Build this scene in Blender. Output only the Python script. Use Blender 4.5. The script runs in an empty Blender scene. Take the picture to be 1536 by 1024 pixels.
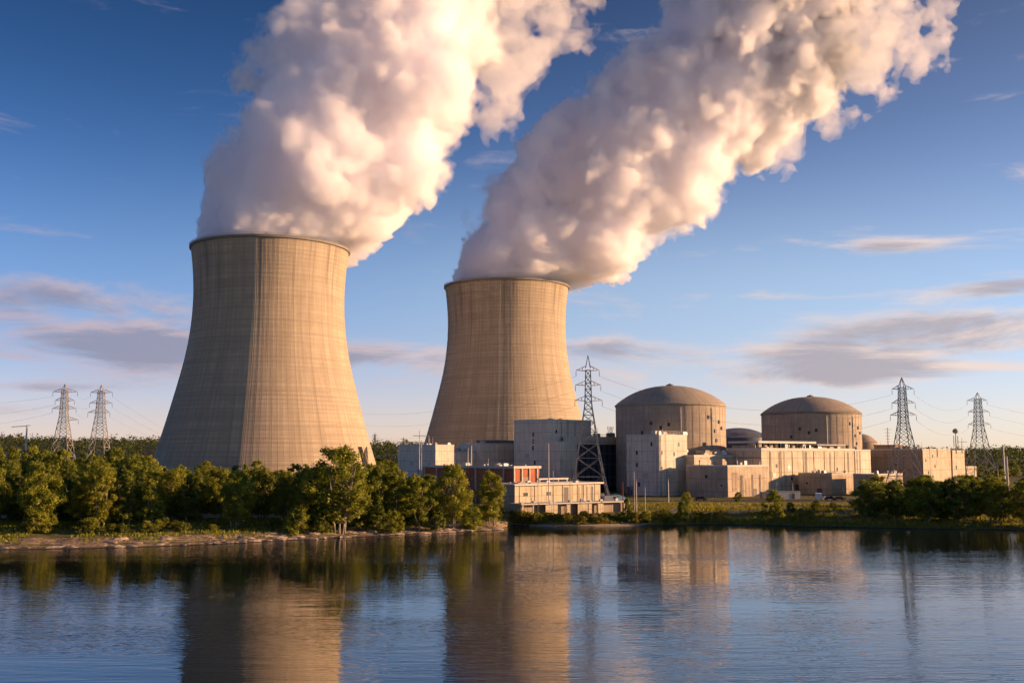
import bpy, math, random, time
import numpy as np
from mathutils import Vector, Matrix
R = math.radians
T00 = time.time()
scene = bpy.context.scene
C = scene.collection

# ------------------------------------------------------------------ camera
F = 1614.0            # focal length in photo pixels (1536 wide)
PITCH = math.atan(168.0 / F)
CAM_Z = 20.0
cam_d = bpy.data.cameras.new('camera'); cam = bpy.data.objects.new('camera', cam_d); C.objects.link(cam)
cam.location = (0, 0, CAM_Z); cam.rotation_euler = (math.pi / 2 + PITCH, 0, 0)
cam_d.sensor_width = 36.0; cam_d.lens = 36.0 * F / 1536.0
cam_d.clip_start = 1.0; cam_d.clip_end = 30000.0
scene.camera = cam
scene.render.resolution_x = 1024; scene.render.resolution_y = 682

# ------------------------------------------------------------------ light
SUN_EL, SUN_AZ = 10.0, 89.0       # azimuth measured from +Y (view direction) towards +X
sd = bpy.data.lights.new('sun', 'SUN'); sun = bpy.data.objects.new('sun', sd); C.objects.link(sun)
sd.energy = 4.6; sd.angle = R(0.5); sd.color = (1.0, 0.565, 0.28)
sv = Vector((math.sin(R(SUN_AZ)) * math.cos(R(SUN_EL)), math.cos(R(SUN_AZ)) * math.cos(R(SUN_EL)), math.sin(R(SUN_EL))))
sun.rotation_euler = sv.to_track_quat('Z', 'Y').to_euler()
sun.location = (300, -100, 200)

vs = scene.view_settings
vs.view_transform = 'Standard'; vs.look = 'None'; vs.gamma = 1.0; vs.use_curve_mapping = False
vs.exposure = 1.1

cy = scene.cycles
cy.use_denoising = True
cy.max_bounces = 48; cy.diffuse_bounces = 3; cy.glossy_bounces = 4; cy.transmission_bounces = 4
cy.volume_bounces = 40; cy.use_adaptive_sampling = True; cy.adaptive_threshold = .03; cy.transparent_max_bounces = 24
cy.caustics_reflective = False; cy.caustics_refractive = False
cy.sample_clamp_indirect = 12.0
cy.volume_max_steps = 256

class NT:
    """tiny helper round a node tree"""
    def __init__(s, nt): s.t = nt; s.n = nt.nodes; s.l = nt.links; s.n.clear()
    def add(s, typ, **kw):
        n = s.n.new(typ)
        for k, v in kw.items():
            if k.startswith('i_'):
                k = k[2:]
                n.inputs[int(k) if k.isdigit() else k.replace('_', ' ')].default_value = v
            else: setattr(n, k, v)
        return n
    def link(s, a, b): s.l.new(a, b)
    def math(s, op, a, b=None, c=None, clamp=False):
        n = s.n.new('ShaderNodeMath'); n.operation = op; n.use_clamp = clamp
        for i, v in enumerate((a, b, c)):
            if v is None: continue
            if isinstance(v, (int, float)): n.inputs[i].default_value = v
            else: s.l.new(v, n.inputs[i])
        return n.outputs[0]
    def mix(s, fac, a, b, mode='MIX'):
        n = s.n.new('ShaderNodeMix'); n.data_type = 'RGBA'; n.blend_type = mode
        for k, v in ((0, fac), (6, a), (7, b)):
            if isinstance(v, (int, float)): n.inputs[k].default_value = v
            elif isinstance(v, tuple): n.inputs[k].default_value = (*v[:3], 1)
            else: s.l.new(v, n.inputs[k])
        return n.outputs[2]
    def smooth(s, v, a, b):
        n = s.n.new('ShaderNodeMapRange'); n.interpolation_type = 'SMOOTHSTEP'
        s.l.new(v, n.inputs[0]); n.inputs[1].default_value = a; n.inputs[2].default_value = b
        return n.outputs[0]
    def noise(s, vec, scale, detail=4, rough=.55, dist=0.0, out=0):
        n = s.n.new('ShaderNodeTexNoise'); n.inputs['Scale'].default_value = scale
        n.inputs['Detail'].default_value = detail; n.inputs['Roughness'].default_value = rough
        n.inputs['Distortion'].default_value = dist
        if vec is not None: s.l.new(vec, n.inputs['Vector'])
        return n.outputs[out]
    def mapping(s, vec, scale=(1, 1, 1), loc=(0, 0, 0), rot=(0, 0, 0)):
        n = s.n.new('ShaderNodeMapping'); s.l.new(vec, n.inputs[0])
        n.inputs['Location'].default_value = loc; n.inputs['Rotation'].default_value = rot; n.inputs['Scale'].default_value = scale
        return n.outputs[0]

# ------------------------------------------------------------------ sky
world = bpy.data.worlds.new('World'); scene.world = world; world.use_nodes = True
w = NT(world.node_tree)
wo = w.add('ShaderNodeOutputWorld'); bg = w.add('ShaderNodeBackground')
SKY = 0.0765
bg.inputs[1].default_value = SKY
sky = w.add('ShaderNodeTexSky'); sky.sky_type = 'NISHITA'; sky.sun_disc = False
sky.sun_elevation = R(SUN_EL); sky.sun_rotation = R(SUN_AZ)
sky.altitude = 50; sky.air_density = 0.7; sky.dust_density = 1.0; sky.ozone_density = 6.0
tc = w.add('ShaderNodeTexCoord'); sp = w.add('ShaderNodeSeparateXYZ'); w.link(tc.outputs['Generated'], sp.inputs[0])
az = w.math('ARCTAN2', sp.outputs[0], sp.outputs[1]); el = w.math('ARCSINE', sp.outputs[2])
cmb = w.add('ShaderNodeCombineXYZ'); w.link(az, cmb.inputs[0]); w.link(el, cmb.inputs[1])
def cloud_noise(off, sc, det):
    v = w.mapping(cmb.outputs[0], scale=(sc, sc * 5.2, 1), loc=off)
    return w.noise(v, 1.0, det, .62, .5)
def gauss(v, c, s):
    d = w.math('DIVIDE', w.math('SUBTRACT', v, c), s)
    return w.math('EXPONENT', w.math('MULTIPLY', w.math('MULTIPLY', d, d), -1.0))
def blob(ca, ce, sa, se, k):
    return w.math('MULTIPLY', w.math('MULTIPLY', gauss(az, R(ca), R(sa)), gauss(el, R(ce), R(se))), k)
n1 = cloud_noise((3.1, 0.4, 0), 5.4, 11)
# banks of cloud sit low: one to the left of the towers, one to the right, a thin one between
cover = None
for b in ((-25, 7.4, 8.5, 1.5, .28), (-20, 5.0, 9, 1.2, .30), (-24, 3.2, 5, .35, .22), (-8, 5.4, 6, 1.3, .30), (2, 5.4, 5, .8, .2), (21, 5.4, 10, 1.2, .32), (16, 3.9, 8, .7, .32), (25, 6.6, 6, .7, .26), (25, 8.0, 4, .5, .2), (8, 5.0, 6, 1.0, .14),
          (20, 10.4, 2.6, .45, .20), (14, 8.2, 7, .4, .17), (25, 7.9, 5, .6, .15), (45, 6, 12, 2.2, .25), (-50, 6, 14, 2.2, .25), (-25, 2.2, 8, .5, .2),
          (110, 7, 25, 2.5, .2), (-110, 7, 30, 2.5, .2), (180, 7, 30, 2.5, .2)):
    g = blob(*b); cover = g if cover is None else w.math('ADD', cover, g)
dens = w.math('ADD', n1, cover)
fac = w.math('MULTIPLY', w.smooth(dens, .56, .84), .86)
n2 = cloud_noise((3.1, 0.4 + .20, 0), 5.4, 7)      # the same field sampled a little higher: how much cloud lies above
body = w.smooth(w.math('ADD', n2, cover), .62, .86)
warm = w.smooth(az, R(-30), R(30))
greyc = w.mix(warm, (1.75, 1.75, 2.4), (2.9, 2.5, 2.65))
litc = w.mix(warm, (3.5, 2.7, 3.0), (5.8, 4.5, 3.8))
cloudc = w.mix(body, litc, greyc)
# a dusty layer low down that brightens the horizon, and a clear deep sky higher up
side = w.smooth(w.math('COSINE', w.math('SUBTRACT', az, R(SUN_AZ))), -.35, .75)
hz_h = w.math('ADD', w.math('MULTIPLY', side, R(6.0)), R(5.2))
hz = w.math('EXPONENT', w.math('MULTIPLY', w.math('DIVIDE', w.math('MAXIMUM', el, 0.0), hz_h), -1.0))
hzc = w.mix(side, (3.3, 2.45, 1.55), (3.5, 2.75, 1.5))
hzl = w.mix(1.0, hzc, hz, 'MULTIPLY')
deep = w.math('SUBTRACT', 1.0, w.math('MULTIPLY', w.smooth(el, R(8), R(26)), .5))
base = w.mix(1.0, w.mix(1.0, w.mix(1.0, sky.outputs[0], (.80, 1.06, 1.10), 'MULTIPLY'), deep, 'MULTIPLY'), hzl, 'ADD')
band = w.math('MULTIPLY', gauss(el, R(8.5), R(5)), w.math('ADD', w.math('MULTIPLY', gauss(az, R(10), R(24)), .7), .3))
base = w.mix(1.0, base, w.mix(1.0, (.72, .80, .42), band, 'MULTIPLY'), 'ADD')
base = w.mix(1.0, base, w.mix(1.0, (1.35, .3, 0.0), gauss(el, 0.0, R(4.4)), 'MULTIPLY'), 'ADD')
col = w.mix(fac, base, cloudc)
w.link(col, bg.inputs[0]); w.link(bg.outputs[0], wo.inputs[0])

# ------------------------------------------------------------------ pixel <-> place helpers
def ray(px, py):
    u, v = (px - 768.0) / F, (512.0 - py) / F
    return Vector((u, math.cos(PITCH) - v * math.sin(PITCH), math.sin(PITCH) + v * math.cos(PITCH)))
def at(px, py, Y):
    """the place seen at photo pixel (px, py) whose ground distance is Y"""
    d = ray(px, py); return Vector((0, 0, CAM_Z)) + d * (Y / d.y)
def gY(py, z=0.0):
    d = ray(768, py); return (z - CAM_Z) / d.z * d.y
def mpp(Y): return Y / F          # metres per photo pixel at distance Y

# ------------------------------------------------------------------ mesh helpers
class MB:
    """collects faces with uv in metres, then becomes ONE mesh object"""
    def __init__(s): s.v = []; s.f = []; s.uv = []; s.mi = []
    def face(s, pts, uvs=None, mi=0):
        b = len(s.v); s.v += [tuple(p) for p in pts]; s.f.append(tuple(range(b, b + len(pts)))); s.mi.append(mi)
        if uvs is None:
            a = Vector(pts[0]); e = Vector(pts[1]) - a; nrm = e.cross(Vector(pts[2]) - a)
            if nrm.length < 1e-9: nrm = Vector((0, 0, 1))
            nrm.normalize()
            if abs(nrm.z) > .8: uvs = [(p[0], p[1]) for p in pts]
            else:
                t = Vector((-nrm.y, nrm.x, 0)).normalized(); uvs = [(t.x * p[0] + t.y * p[1], p[2]) for p in pts]
        s.uv += uvs
    def box(s, c, size, yaw=0.0, mi=0, taper=0.0):
        """c = centre of the bottom face, size = (x, y, z)"""
        hx, hy, h = size[0] / 2, size[1] / 2, size[2]
        ca, sa = math.cos(yaw), math.sin(yaw)
        def P(x, y, z): return (c[0] + x * ca - y * sa, c[1] + x * sa + y * ca, c[2] + z)
        q = [(-hx, -hy), (hx, -hy), (hx, hy), (-hx, hy)]; k = 1 - taper
        lo = [P(x, y, 0) for x, y in q]; hi = [P(x * k, y * k, h) for x, y in q]
        for i in range(4):
            j = (i + 1) % 4; s.face([lo[i], lo[j], hi[j], hi[i]], mi=mi)
        s.face(hi, mi=mi); s.face(lo[::-1], mi=mi)
    def bar(s, a, b, t, mi=0, t2=None):
        a, b = Vector(a), Vector(b); d = b - a
        if d.length < 1e-6: return
        d.normalize(); up = Vector((0, 0, 1)) if abs(d.z) < .9 else Vector((1, 0, 0))
        x = d.cross(up).normalized(); y = d.cross(x); t2 = t if t2 is None else t2
        q = ((-1, -1), (1, -1), (1, 1), (-1, 1))
        lo = [a + (x * i + y * j) * t / 2 for i, j in q]; hi = [b + (x * i + y * j) * t2 / 2 for i, j in q]
        for i in range(4):
            j = (i + 1) % 4; s.face([lo[j], lo[i], hi[i], hi[j]], mi=mi)
        s.face(lo, mi=mi); s.face(hi[::-1], mi=mi)
    def tube(s, pts, rads, n=6, mi=0, cap=True):
        pts = [Vector(p) for p in pts]; rings = []
        if isinstance(rads, (int, float)): rads = [rads] * len(pts)
        base = len(s.v); k = len(pts); L = 0
        for i, p in enumerate(pts):
            d = (pts[min(i + 1, k - 1)] - pts[max(i - 1, 0)]).normalized()
            up = Vector((0, 0, 1)) if abs(d.z) < .9 else Vector((1, 0, 0))
            x = d.cross(up).normalized(); y = d.cross(x)
            for j in range(n):
                a = 2 * math.pi * j / n; s.v.append(tuple(p + (x * math.cos(a) + y * math.sin(a)) * rads[i]))
        for i in range(k - 1):
            L2 = L + (pts[i + 1] - pts[i]).length
            for j in range(n):
                j2 = (j + 1) % n; s.f.append((base + i * n + j2, base + i * n + j, base + (i + 1) * n + j, base + (i + 1) * n + j2)); s.mi.append(mi)
                s.uv += [((j + 1) / n, L), (j / n, L), (j / n, L2), ((j + 1) / n, L2)]
            L = L2
        if cap:
            for ring, rev in ((0, False), (k - 1, True)):
                idx = [base + ring * n + j for j in range(n)]
                s.f.append(tuple(idx[::-1] if rev else idx)); s.mi.append(mi); s.uv += [(0, 0)] * n
    def lathe(s, c, prof, n=24, mi=0, a0=0.0, a1=2 * math.pi, smooth_uv=True):
        """prof = [(radius, z)]"""
        base = len(s.v); k = len(prof); full = abs(a1 - a0 - 2 * math.pi) < 1e-6; m = n if full else n + 1
        for r, z in prof:
            for j in range(m):
                a = a0 + (a1 - a0) * j / n; s.v.append((c[0] + r * math.cos(a), c[1] + r * math.sin(a), c[2] + z))
        rm = max(r for r, z in prof)
        for i in range(k - 1):
            for j in range(n):
                j2 = (j + 1) % m
                s.f.append((base + i * m + j, base + i * m + j2, base + (i + 1) * m + j2, base + (i + 1) * m + j)); s.mi.append(mi)
                ua, ub = (a1 - a0) * j / n * rm, (a1 - a0) * (j + 1) / n * rm
                s.uv += [(ua, prof[i][1]), (ub, prof[i][1]), (ub, prof[i + 1][1]), (ua, prof[i + 1][1])]
    def build(s, name, mats, parent=None, smooth=False, loc=None):
        me = bpy.data.meshes.new(name); me.from_pydata(s.v, [], s.f)
        if not isinstance(mats, (list, tuple)): mats = [mats]
        for m in mats: me.materials.append(m)
        if len(mats) > 1: me.polygons.foreach_set('material_index', s.mi)
        uvl = me.uv_layers.new(name='UVMap'); uvl.data.foreach_set('uv', np.array(s.uv, dtype=np.float32).ravel())
        if smooth: me.polygons.foreach_set('use_smooth', [True] * len(me.polygons))
        me.update()
        o = bpy.data.objects.new(name, me); C.objects.link(o)
        if parent is not None: o.parent = parent
        if loc is not None: o.location = loc
        return o

def raw_mesh(name, V, Fq, mat, smooth=True, parent=None, attr=None):
    """fast quad mesh from numpy arrays"""
    me = bpy.data.meshes.new(name); nv, nf = len(V), len(Fq); k = Fq.shape[1]
    me.vertices.add(nv); me.vertices.foreach_set('co', np.ascontiguousarray(V, dtype=np.float32).ravel())
    me.loops.add(nf * k); me.loops.foreach_set('vertex_index', np.ascontiguousarray(Fq, dtype=np.int32).ravel())
    me.polygons.add(nf); me.polygons.foreach_set('loop_start', np.arange(0, nf * k, k, dtype=np.int32))
    if smooth: me.polygons.foreach_set('use_smooth', np.ones(nf, dtype=bool))
    me.update(calc_edges=True); me.materials.append(mat)
    if attr is not None:
        a = me.attributes.new(attr[0], 'FLOAT', 'POINT'); a.data.foreach_set('value', np.ascontiguousarray(attr[1], dtype=np.float32))
    o = bpy.data.objects.new(name, me); C.objects.link(o)
    if parent is not None: o.parent = parent
    return o

def tag(o, label=None, cat=None, group=None, kind=None):
    if label: o['label'] = label
    if cat: o['category'] = cat
    if group: o['group'] = group
    if kind: o['kind'] = kind
    return o
def empty(name, loc=(0, 0, 0), rz=0.0, label=None, cat=None, group=None):
    o = bpy.data.objects.new(name, None); C.objects.link(o); o.location = loc; o.rotation_euler = (0, 0, rz); o.empty_display_size = 1
    return tag(o, label, cat, group)
def copy_tree(o, parent=None):
    c = o.copy(); C.objects.link(c)
    if parent is not None: c.parent = parent
    for ch in list(o.children): copy_tree(ch, c)
    return c

# ------------------------------------------------------------------ materials
def mat(name):
    m = bpy.data.materials.new(name); m.use_nodes = True; t = NT(m.node_tree)
    out = t.add('ShaderNodeOutputMaterial'); b = t.add('ShaderNodeBsdfPrincipled'); t.link(b.outputs[0], out.inputs[0])
    b.inputs['Roughness'].default_value = .85
    if 'Specular IOR Level' in b.inputs: b.inputs['Specular IOR Level'].default_value = .25
    return m, t, b, out
def plain(name, colr, rough=.7, metal=0.0, var=.18, scale=.6):
    m, t, b, out = mat(name); tcn = t.add('ShaderNodeTexCoord')
    n = t.noise(tcn.outputs['Object'], scale, 5, .6)
    c = t.mix(n, tuple(x * (1 - var) for x in colr), tuple(min(1, x * (1 + var)) for x in colr))
    t.link(c, b.inputs['Base Color']); b.inputs['Roughness'].default_value = rough; b.inputs['Metallic'].default_value = metal
    return m

# ------------------------------------------------------------------ steam
_TAB = np.random.default_rng(7).random((8, 64 * 64 * 64)).astype(np.float32)
def _key(ix, iy, iz): return ((ix & 63) << 12) | ((iy & 63) << 6) | (iz & 63)
def worley(P, seed):
    """distance to the nearest of randomly placed points, one per unit cell"""
    I = np.floor(P).astype(np.int32); Fr = (P - I).astype(np.float32); best = np.full(len(P), 9.0, dtype=np.float32); I = I + seed * 5
    fx, fy, fz = Fr[:, 0].copy(), Fr[:, 1].copy(), Fr[:, 2].copy(); ix, iy, iz = I[:, 0].copy(), I[:, 1].copy(), I[:, 2].copy()
    for dx in (-1, 0, 1):
        for dy in (-1, 0, 1):
            for dz in (-1, 0, 1):
                k = _key(ix + dx, iy + dy, iz + dz)
                ax = _TAB[0][k] - (fx - dx); ay = _TAB[1][k] - (fy - dy); a_z = _TAB[2][k] - (fz - dz)
                np.minimum(best, ax * ax + ay * ay + a_z * a_z, out=best)
    return np.sqrt(best)
def vnoise(P, seed):
    I = np.floor(P).astype(np.int32); f = (P - I).astype(np.float32); f = f * f * (3 - 2 * f); r = 0; T = _TAB[3 + seed % 5]; I = I + seed * 3
    fx, fy, fz = f[:, 0].copy(), f[:, 1].copy(), f[:, 2].copy(); ix, iy, iz = I[:, 0].copy(), I[:, 1].copy(), I[:, 2].copy()
    for dx in (0, 1):
        for dy in (0, 1):
            wxy = (fx if dx else 1 - fx) * (fy if dy else 1 - fy)
            r = r + wxy * ((1 - fz) * T[_key(ix + dx, iy + dy, iz)] + fz * T[_key(ix + dx, iy + dy, iz + 1)])
    return r * 2 - 1
def fbm(P, seed, o=3):
    r = 0; a = 1.0
    for i in range(o): r = r + a * vnoise(P * (2.03 ** i) + i * 17.3, seed + i * 7); a *= .5
    return r
def surface_net(G, org, h):
    """isosurface G = 0 (inside negative) of a grid as quads"""
    n = G < 0; nx, ny, nz = G.shape
    cells = np.zeros((nx - 1, ny - 1, nz - 1), dtype=np.int8)
    for a in (0, 1):
        for b in (0, 1):
            for c in (0, 1): cells += n[a:nx - 1 + a, b:ny - 1 + b, c:nz - 1 + c]
    act = (cells > 0) & (cells < 8); ids = -np.ones(cells.shape, dtype=np.int64); ids[act] = np.arange(act.sum())
    idx = np.argwhere(act); acc = np.zeros((len(idx), 3)); cnt = np.zeros(len(idx))
    corners = [(a, b, c) for a in (0, 1) for b in (0, 1) for c in (0, 1)]
    for p in range(8):
        for q in range(p + 1, 8):
            A, B = corners[p], corners[q]
            if sum(abs(i - j) for i, j in zip(A, B)) != 1: continue
            ga = G[idx[:, 0] + A[0], idx[:, 1] + A[1], idx[:, 2] + A[2]]; gb = G[idx[:, 0] + B[0], idx[:, 1] + B[1], idx[:, 2] + B[2]]
            m = (ga < 0) != (gb < 0); t = np.where(m, ga / np.where(m, ga - gb, 1), 0)
            acc += (np.array(A) + t[:, None] * (np.array(B) - np.array(A))) * m[:, None]; cnt += m
    V = (idx + acc / cnt[:, None]) * h + org
    quads = []
    def edges(ax):
        sl0 = [slice(None)] * 3; sl1 = [slice(None)] * 3; sl0[ax] = slice(0, -1); sl1[ax] = slice(1, None)
        a, b = n[tuple(sl0)], n[tuple(sl1)]; E = np.argwhere(a != b); o1, o2 = [(1, 2), (2, 0), (0, 1)][ax]
        ok = (E[:, o1] > 0) & (E[:, o2] > 0) & (E[:, o1] < G.shape[o1] - 1) & (E[:, o2] < G.shape[o2] - 1); E = E[ok]
        ins = a[E[:, 0], E[:, 1], E[:, 2]]; L = []
        for d1, d2 in ((1, 1), (0, 1), (0, 0), (1, 0)):
            e = E.copy(); e[:, o1] -= d1; e[:, o2] -= d2; L.append(ids[e[:, 0], e[:, 1], e[:, 2]])
        Q = np.stack(L, 1); Q[~ins] = Q[~ins][:, ::-1]; quads.append(Q)
    for ax in range(3): edges(ax)
    return V, np.concatenate(quads)
def drop_specks(V, Q, least):
    """throw away islands of fewer than LEAST vertices"""
    lab = np.arange(len(V))
    while True:
        m = np.minimum.reduce([lab[Q[:, i]] for i in range(4)]); new = lab.copy()
        for i in range(4): np.minimum.at(new, Q[:, i], m)
        new = new[new]
        if (new == lab).all(): break
        lab = new
    u, inv, cnt = np.unique(lab, return_inverse=True, return_counts=True); keep = cnt[inv] >= least
    Q = Q[keep[Q[:, 0]]]; ren = np.cumsum(keep) - 1
    return V[keep], ren[Q]

def steam_mat(name, density, colr=(.993, .989, 1.0), aniso=0.0):
    m = bpy.data.materials.new(name); m.use_nodes = True; t = NT(m.node_tree); out = t.add('ShaderNodeOutputMaterial')
    v = t.add('ShaderNodeVolumePrincipled'); v.inputs['Density'].default_value = density
    v.inputs['Color'].default_value = (*colr, 1); v.inputs['Anisotropy'].default_value = aniso
    t.link(v.outputs[0], out.inputs['Volume'])
    mx = t.add('ShaderNodeMixShader'); mx.inputs[0].default_value = .012
    tr = t.add('ShaderNodeBsdfTransparent'); df = t.add('ShaderNodeBsdfTranslucent'); df.inputs[0].default_value = (1, 1, 1, 1)
    t.link(tr.outputs[0], mx.inputs[1]); t.link(df.outputs[0], mx.inputs[2]); t.link(mx.outputs[0], out.inputs[0])
    return m
def keep(o, p): o.parent = p; o.matrix_parent_inverse = Matrix.Translation(-Vector(p.location))
def plume(shells, Y, puffs, h, seed, k=14.0, parent=None, rag=0.0, rag0=300.0, floor_z=None, mouth=None, amp=1.0, scale=1.0, least=500, hole=0.0):
    """puffs = (photo x, photo y, radius in photo pixels, extra depth); the union is swollen by billows of five sizes"""
    S = []
    for px, py, r, dy in puffs:
        p = at(px, py, Y); s = mpp(Y); S.append((p.x, Y + dy, p.z, r * s))
    S = np.array(S); m = 16
    lo = (S[:, :3] - S[:, 3:]).min(0) - m; hi = (S[:, :3] + S[:, 3:]).max(0) + m
    if floor_z is not None: lo[2] = floor_z
    n = np.ceil((hi - lo) / h).astype(int)
    gx = [np.arange(q) * h + o for q, o in zip(n, lo)]
    X, Yg, Z = np.meshgrid(*gx, indexing='ij'); P = np.stack([X.ravel(), Yg.ravel(), Z.ravel()], 1).astype(np.float32)
    D = np.zeros(len(P), dtype=np.float32)                  # smooth union
    for x, y, z, r in S:
        d = np.sqrt(((gx[0] - x) ** 2)[:, None, None] + ((gx[1] - y) ** 2)[None, :, None] + ((gx[2] - z) ** 2)[None, None, :]).astype(np.float32).ravel() - r
        D += np.exp(np.clip(d / -k, -30, 30))
    D = -k * np.log(np.maximum(D, 1e-12)) + k * .35
    near = (D > -28 * amp - rag * 1.6) & (D < 30 * amp)
    Q = P[near]
    wv = np.stack([fbm(Q / (34 * scale), seed + 50 + i, 3) for i in range(3)], 1) * 4.5 * scale
    W = Q + wv; b = np.zeros(len(Q), dtype=np.float32); prev = 1.0
    for i, (L, A) in enumerate(((54, 15), (27, 11.5), (14, 8.4), (7.2, 5.2), (3.9, 3.2))):
        if L * scale < h * 1.7: continue
        bl = np.clip(.78 - worley(W / (L * scale), seed + i * 11), -.35, .8) * 1.25
        b += bl * A * amp * prev; prev = np.clip(.62 + bl, .4, 1.15)
        W = W + wv * .05
    up = np.clip((Q[:, 2] - rag0) / 110.0, 0, 1.6)
    tear = rag * (.12 + up) * np.clip(fbm(Q / (17 * scale), seed + 90, 6) * 1.3 + hole, -.35, 1.5) if rag else 0
    Gn = D[near] - b + 14 * amp + tear
    if mouth:                                            # where it leaves the tower the steam keeps inside the rim, save on the far side
        mx_, my_, mz_, mr_ = mouth; q = np.hypot(Q[:, 0] - mx_, Q[:, 1] - my_) - (mr_ - 3.5) - np.maximum(0, Q[:, 2] - mz_ - 1.0) * 6 - np.maximum(0, Q[:, 1] - my_ - .25 * mr_) * 1.5 * np.clip((Q[:, 2] - mz_ + 5) / 6, 0, 1)
        Gn = np.maximum(Gn, q)
    # a dense core inside thinner and thinner veils, each torn differently, so that the steam frays outward
    fr = [fbm(Q / L, seed + 200 + i * 9, 4) for i, L in enumerate((9.0, 6.0))]
    lift_ = np.clip((Q[:, 2] - (mouth[2] if mouth else -1e3)) / 60.0, .25, 1)
    for name, off, fray, mt in shells:
        f_ = Gn + (off + fray * (fr[0] if off < 0 else fr[1])) * lift_
        if mouth: f_ = np.maximum(f_, q)
        G = D.copy() + 2.0; G[near] = f_; G = G.reshape(n)
        for ax in range(3):
            for e in (0, -1):
                sl = [slice(None)] * 3; sl[ax] = e; G[tuple(sl)] = np.maximum(G[tuple(sl)], .5)
        V, Fq = surface_net(G, lo, h); V, Fq = drop_specks(V, Fq, least if off > -1 else 400)
        keep(raw_mesh(name, V, Fq, mt, True), parent)


STEAM_H = 1.35
m_steam = steam_mat('steam', .115, aniso=.35)
m_mid = steam_mat('steam_veil', .055, aniso=.35); m_out = steam_mat('steam_outer_veil', .020, aniso=.35)
m_thin = steam_mat('thin_steam', .014, aniso=.35)
P1 = [(404, 400, 90, 0), (402, 352, 84, 0), (452, 338, 84, -8), (408, 300, 66, 0), (480, 290, 88, 0), (538, 272, 56, -10), (582, 262, 38, -6), (442, 240, 62, 6), (505, 225, 92, -4),
      (572, 225, 54, 0), (446, 178, 58, 0), (510, 155, 88, 10), (590, 145, 82, 0), (655, 112, 56, -12), (460, 112, 52, 8), (540, 82, 88, 0), (630, 72, 66, 8), (510, 35, 62, 0), (572, 10, 84, 0),
      (648, 10, 56, 6), (570, -70, 110, 0), (650, -80, 100, 10), (690, -180, 140, 0)]
P1T = [(712, 30, 46, 40), (750, 15, 48, 46), (738, 80, 32, 40), (798, -10, 44, 50), (848, -18, 36, 50), (752, 124, 18, 40), (785, 148, 9, 40), (780, -95, 90, 40)]
P2 = [(760, 455, 72, 0), (758, 420, 70, 0), (806, 405, 72, 0), (762, 368, 50, 0), (822, 350, 76, 0), (876, 374, 60, -6), (925, 362, 36, -10), (812, 300, 52, 4), (872, 295, 78, 0), (938, 300, 62, -8), (1000, 292, 42, -12),
      (850, 240, 52, 4), (915, 230, 76, 0), (985, 235, 74, 0), (1055, 240, 46, 0), (892, 186, 44, 0), (950, 172, 60, 0), (1020, 168, 80, 0), (1095, 178, 62, 0), (975, 122, 46, 0), (1040, 98, 72, 0), (1110, 112, 74, 10),
      (1065, 40, 64, 0), (1140, 45, 78, 0), (1175, 110, 60, 0), (1215, 60, 62, 8), (1190, 165, 34, -6), (1120, -20, 90, 0), (1205, -30, 90, 0), (1190, -120, 130, 0)]
P2T = [(1235, 100, 56, 0), (1285, 66, 44, 0), (1335, 58, 30, -4), (1368, 40, 20, -4), (1392, 28, 10, -4), (1190, 190, 38, 6), (1245, 140, 34, 0), (1290, 0, 50, 6), (1310, 95, 22, 0), (1160, 232, 14, 0), (1335, 10, 16, 0)]
st1 = empty('steam_plume', tuple(at(404, 380, 700)), 0, 'broad billowing white steam plume rising from the left cooling tower', 'steam plume', 'steam plumes')
st2 = empty('steam_plume', tuple(at(760, 440, 880)), 0, 'long white steam plume leaning right from the central cooling tower', 'steam plume', 'steam plumes')
Z1 = at(404, 392, 700).z; Z2 = at(760, 452, 880).z
SH_ = [('steam_core', 2.4, 2.2, m_steam), ('steam_veil', -.2, 3.4, m_mid), ('steam_outer_veil', -3.0, 6.0, m_out)]
ST_ = [('steam_wisps', 1.0, 5.0, m_thin), ('thin_wisps', -3.0, 7.0, m_out)]
plume(SH_, 700, P1, STEAM_H, 5, parent=st1, floor_z=Z1 - 6, mouth=(at(404, 380, 700).x - .8, 700, at(404, 375, 700).z, 50.5), rag=7, rag0=230)
plume(ST_, 700, P1T, STEAM_H * 1.25, 31, parent=st1, rag=30, rag0=190, hole=.3)
plume(SH_, 880, P2, STEAM_H * 1.15, 77, parent=st2, floor_z=Z2 - 6, mouth=(at(760, 440, 880).x, 880, at(404, 375, 700).z + 3, 50.5), rag=11, rag0=250)
plume(ST_, 880, P2T, STEAM_H * 1.4, 131, parent=st2, rag=30, rag0=190, hole=.3)
print('steam', round(time.time() - T00, 1))

# ------------------------------------------------------------------ cooling towers
m_conc, t, b, _ = mat('tower_concrete')
uv = t.add('ShaderNodeUVMap'); sx = t.add('ShaderNodeSeparateXYZ'); t.link(uv.outputs[0], sx.inputs[0])
def lines(val, period, width):     # 1 on thin lines
    f_ = t.math('FRACT', t.math('DIVIDE', val, period)); d_ = t.math('ABSOLUTE', t.math('SUBTRACT', f_, .5))
    mr = t.add('ShaderNodeMapRange'); t.link(d_, mr.inputs[0]); mr.inputs[1].default_value = .5 - width * 1.6; mr.inputs[2].default_value = .5 - width * .5
    return mr.outputs[0]
lift = lines(sx.outputs[1], 2.6, .10); rib = lines(sx.outputs[0], 1.0, .07); rib4 = lines(sx.outputs[0], 4.0, .03)
nz = t.noise(t.mapping(uv.outputs[0], scale=(.9, .018, 1)), 1.0, 6, .62)      # streaks run down
nb = t.noise(t.mapping(uv.outputs[0], scale=(.03, .35, 1)), 1.0, 4, .6)       # bands of each lift
nf = t.noise(t.mapping(uv.outputs[0], scale=(1.5, .6, 1)), 1.0, 5, .65)
c = t.mix(t.smooth(nz, .3, .7), (.32, .26, .185), (.47, .385, .27))
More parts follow.
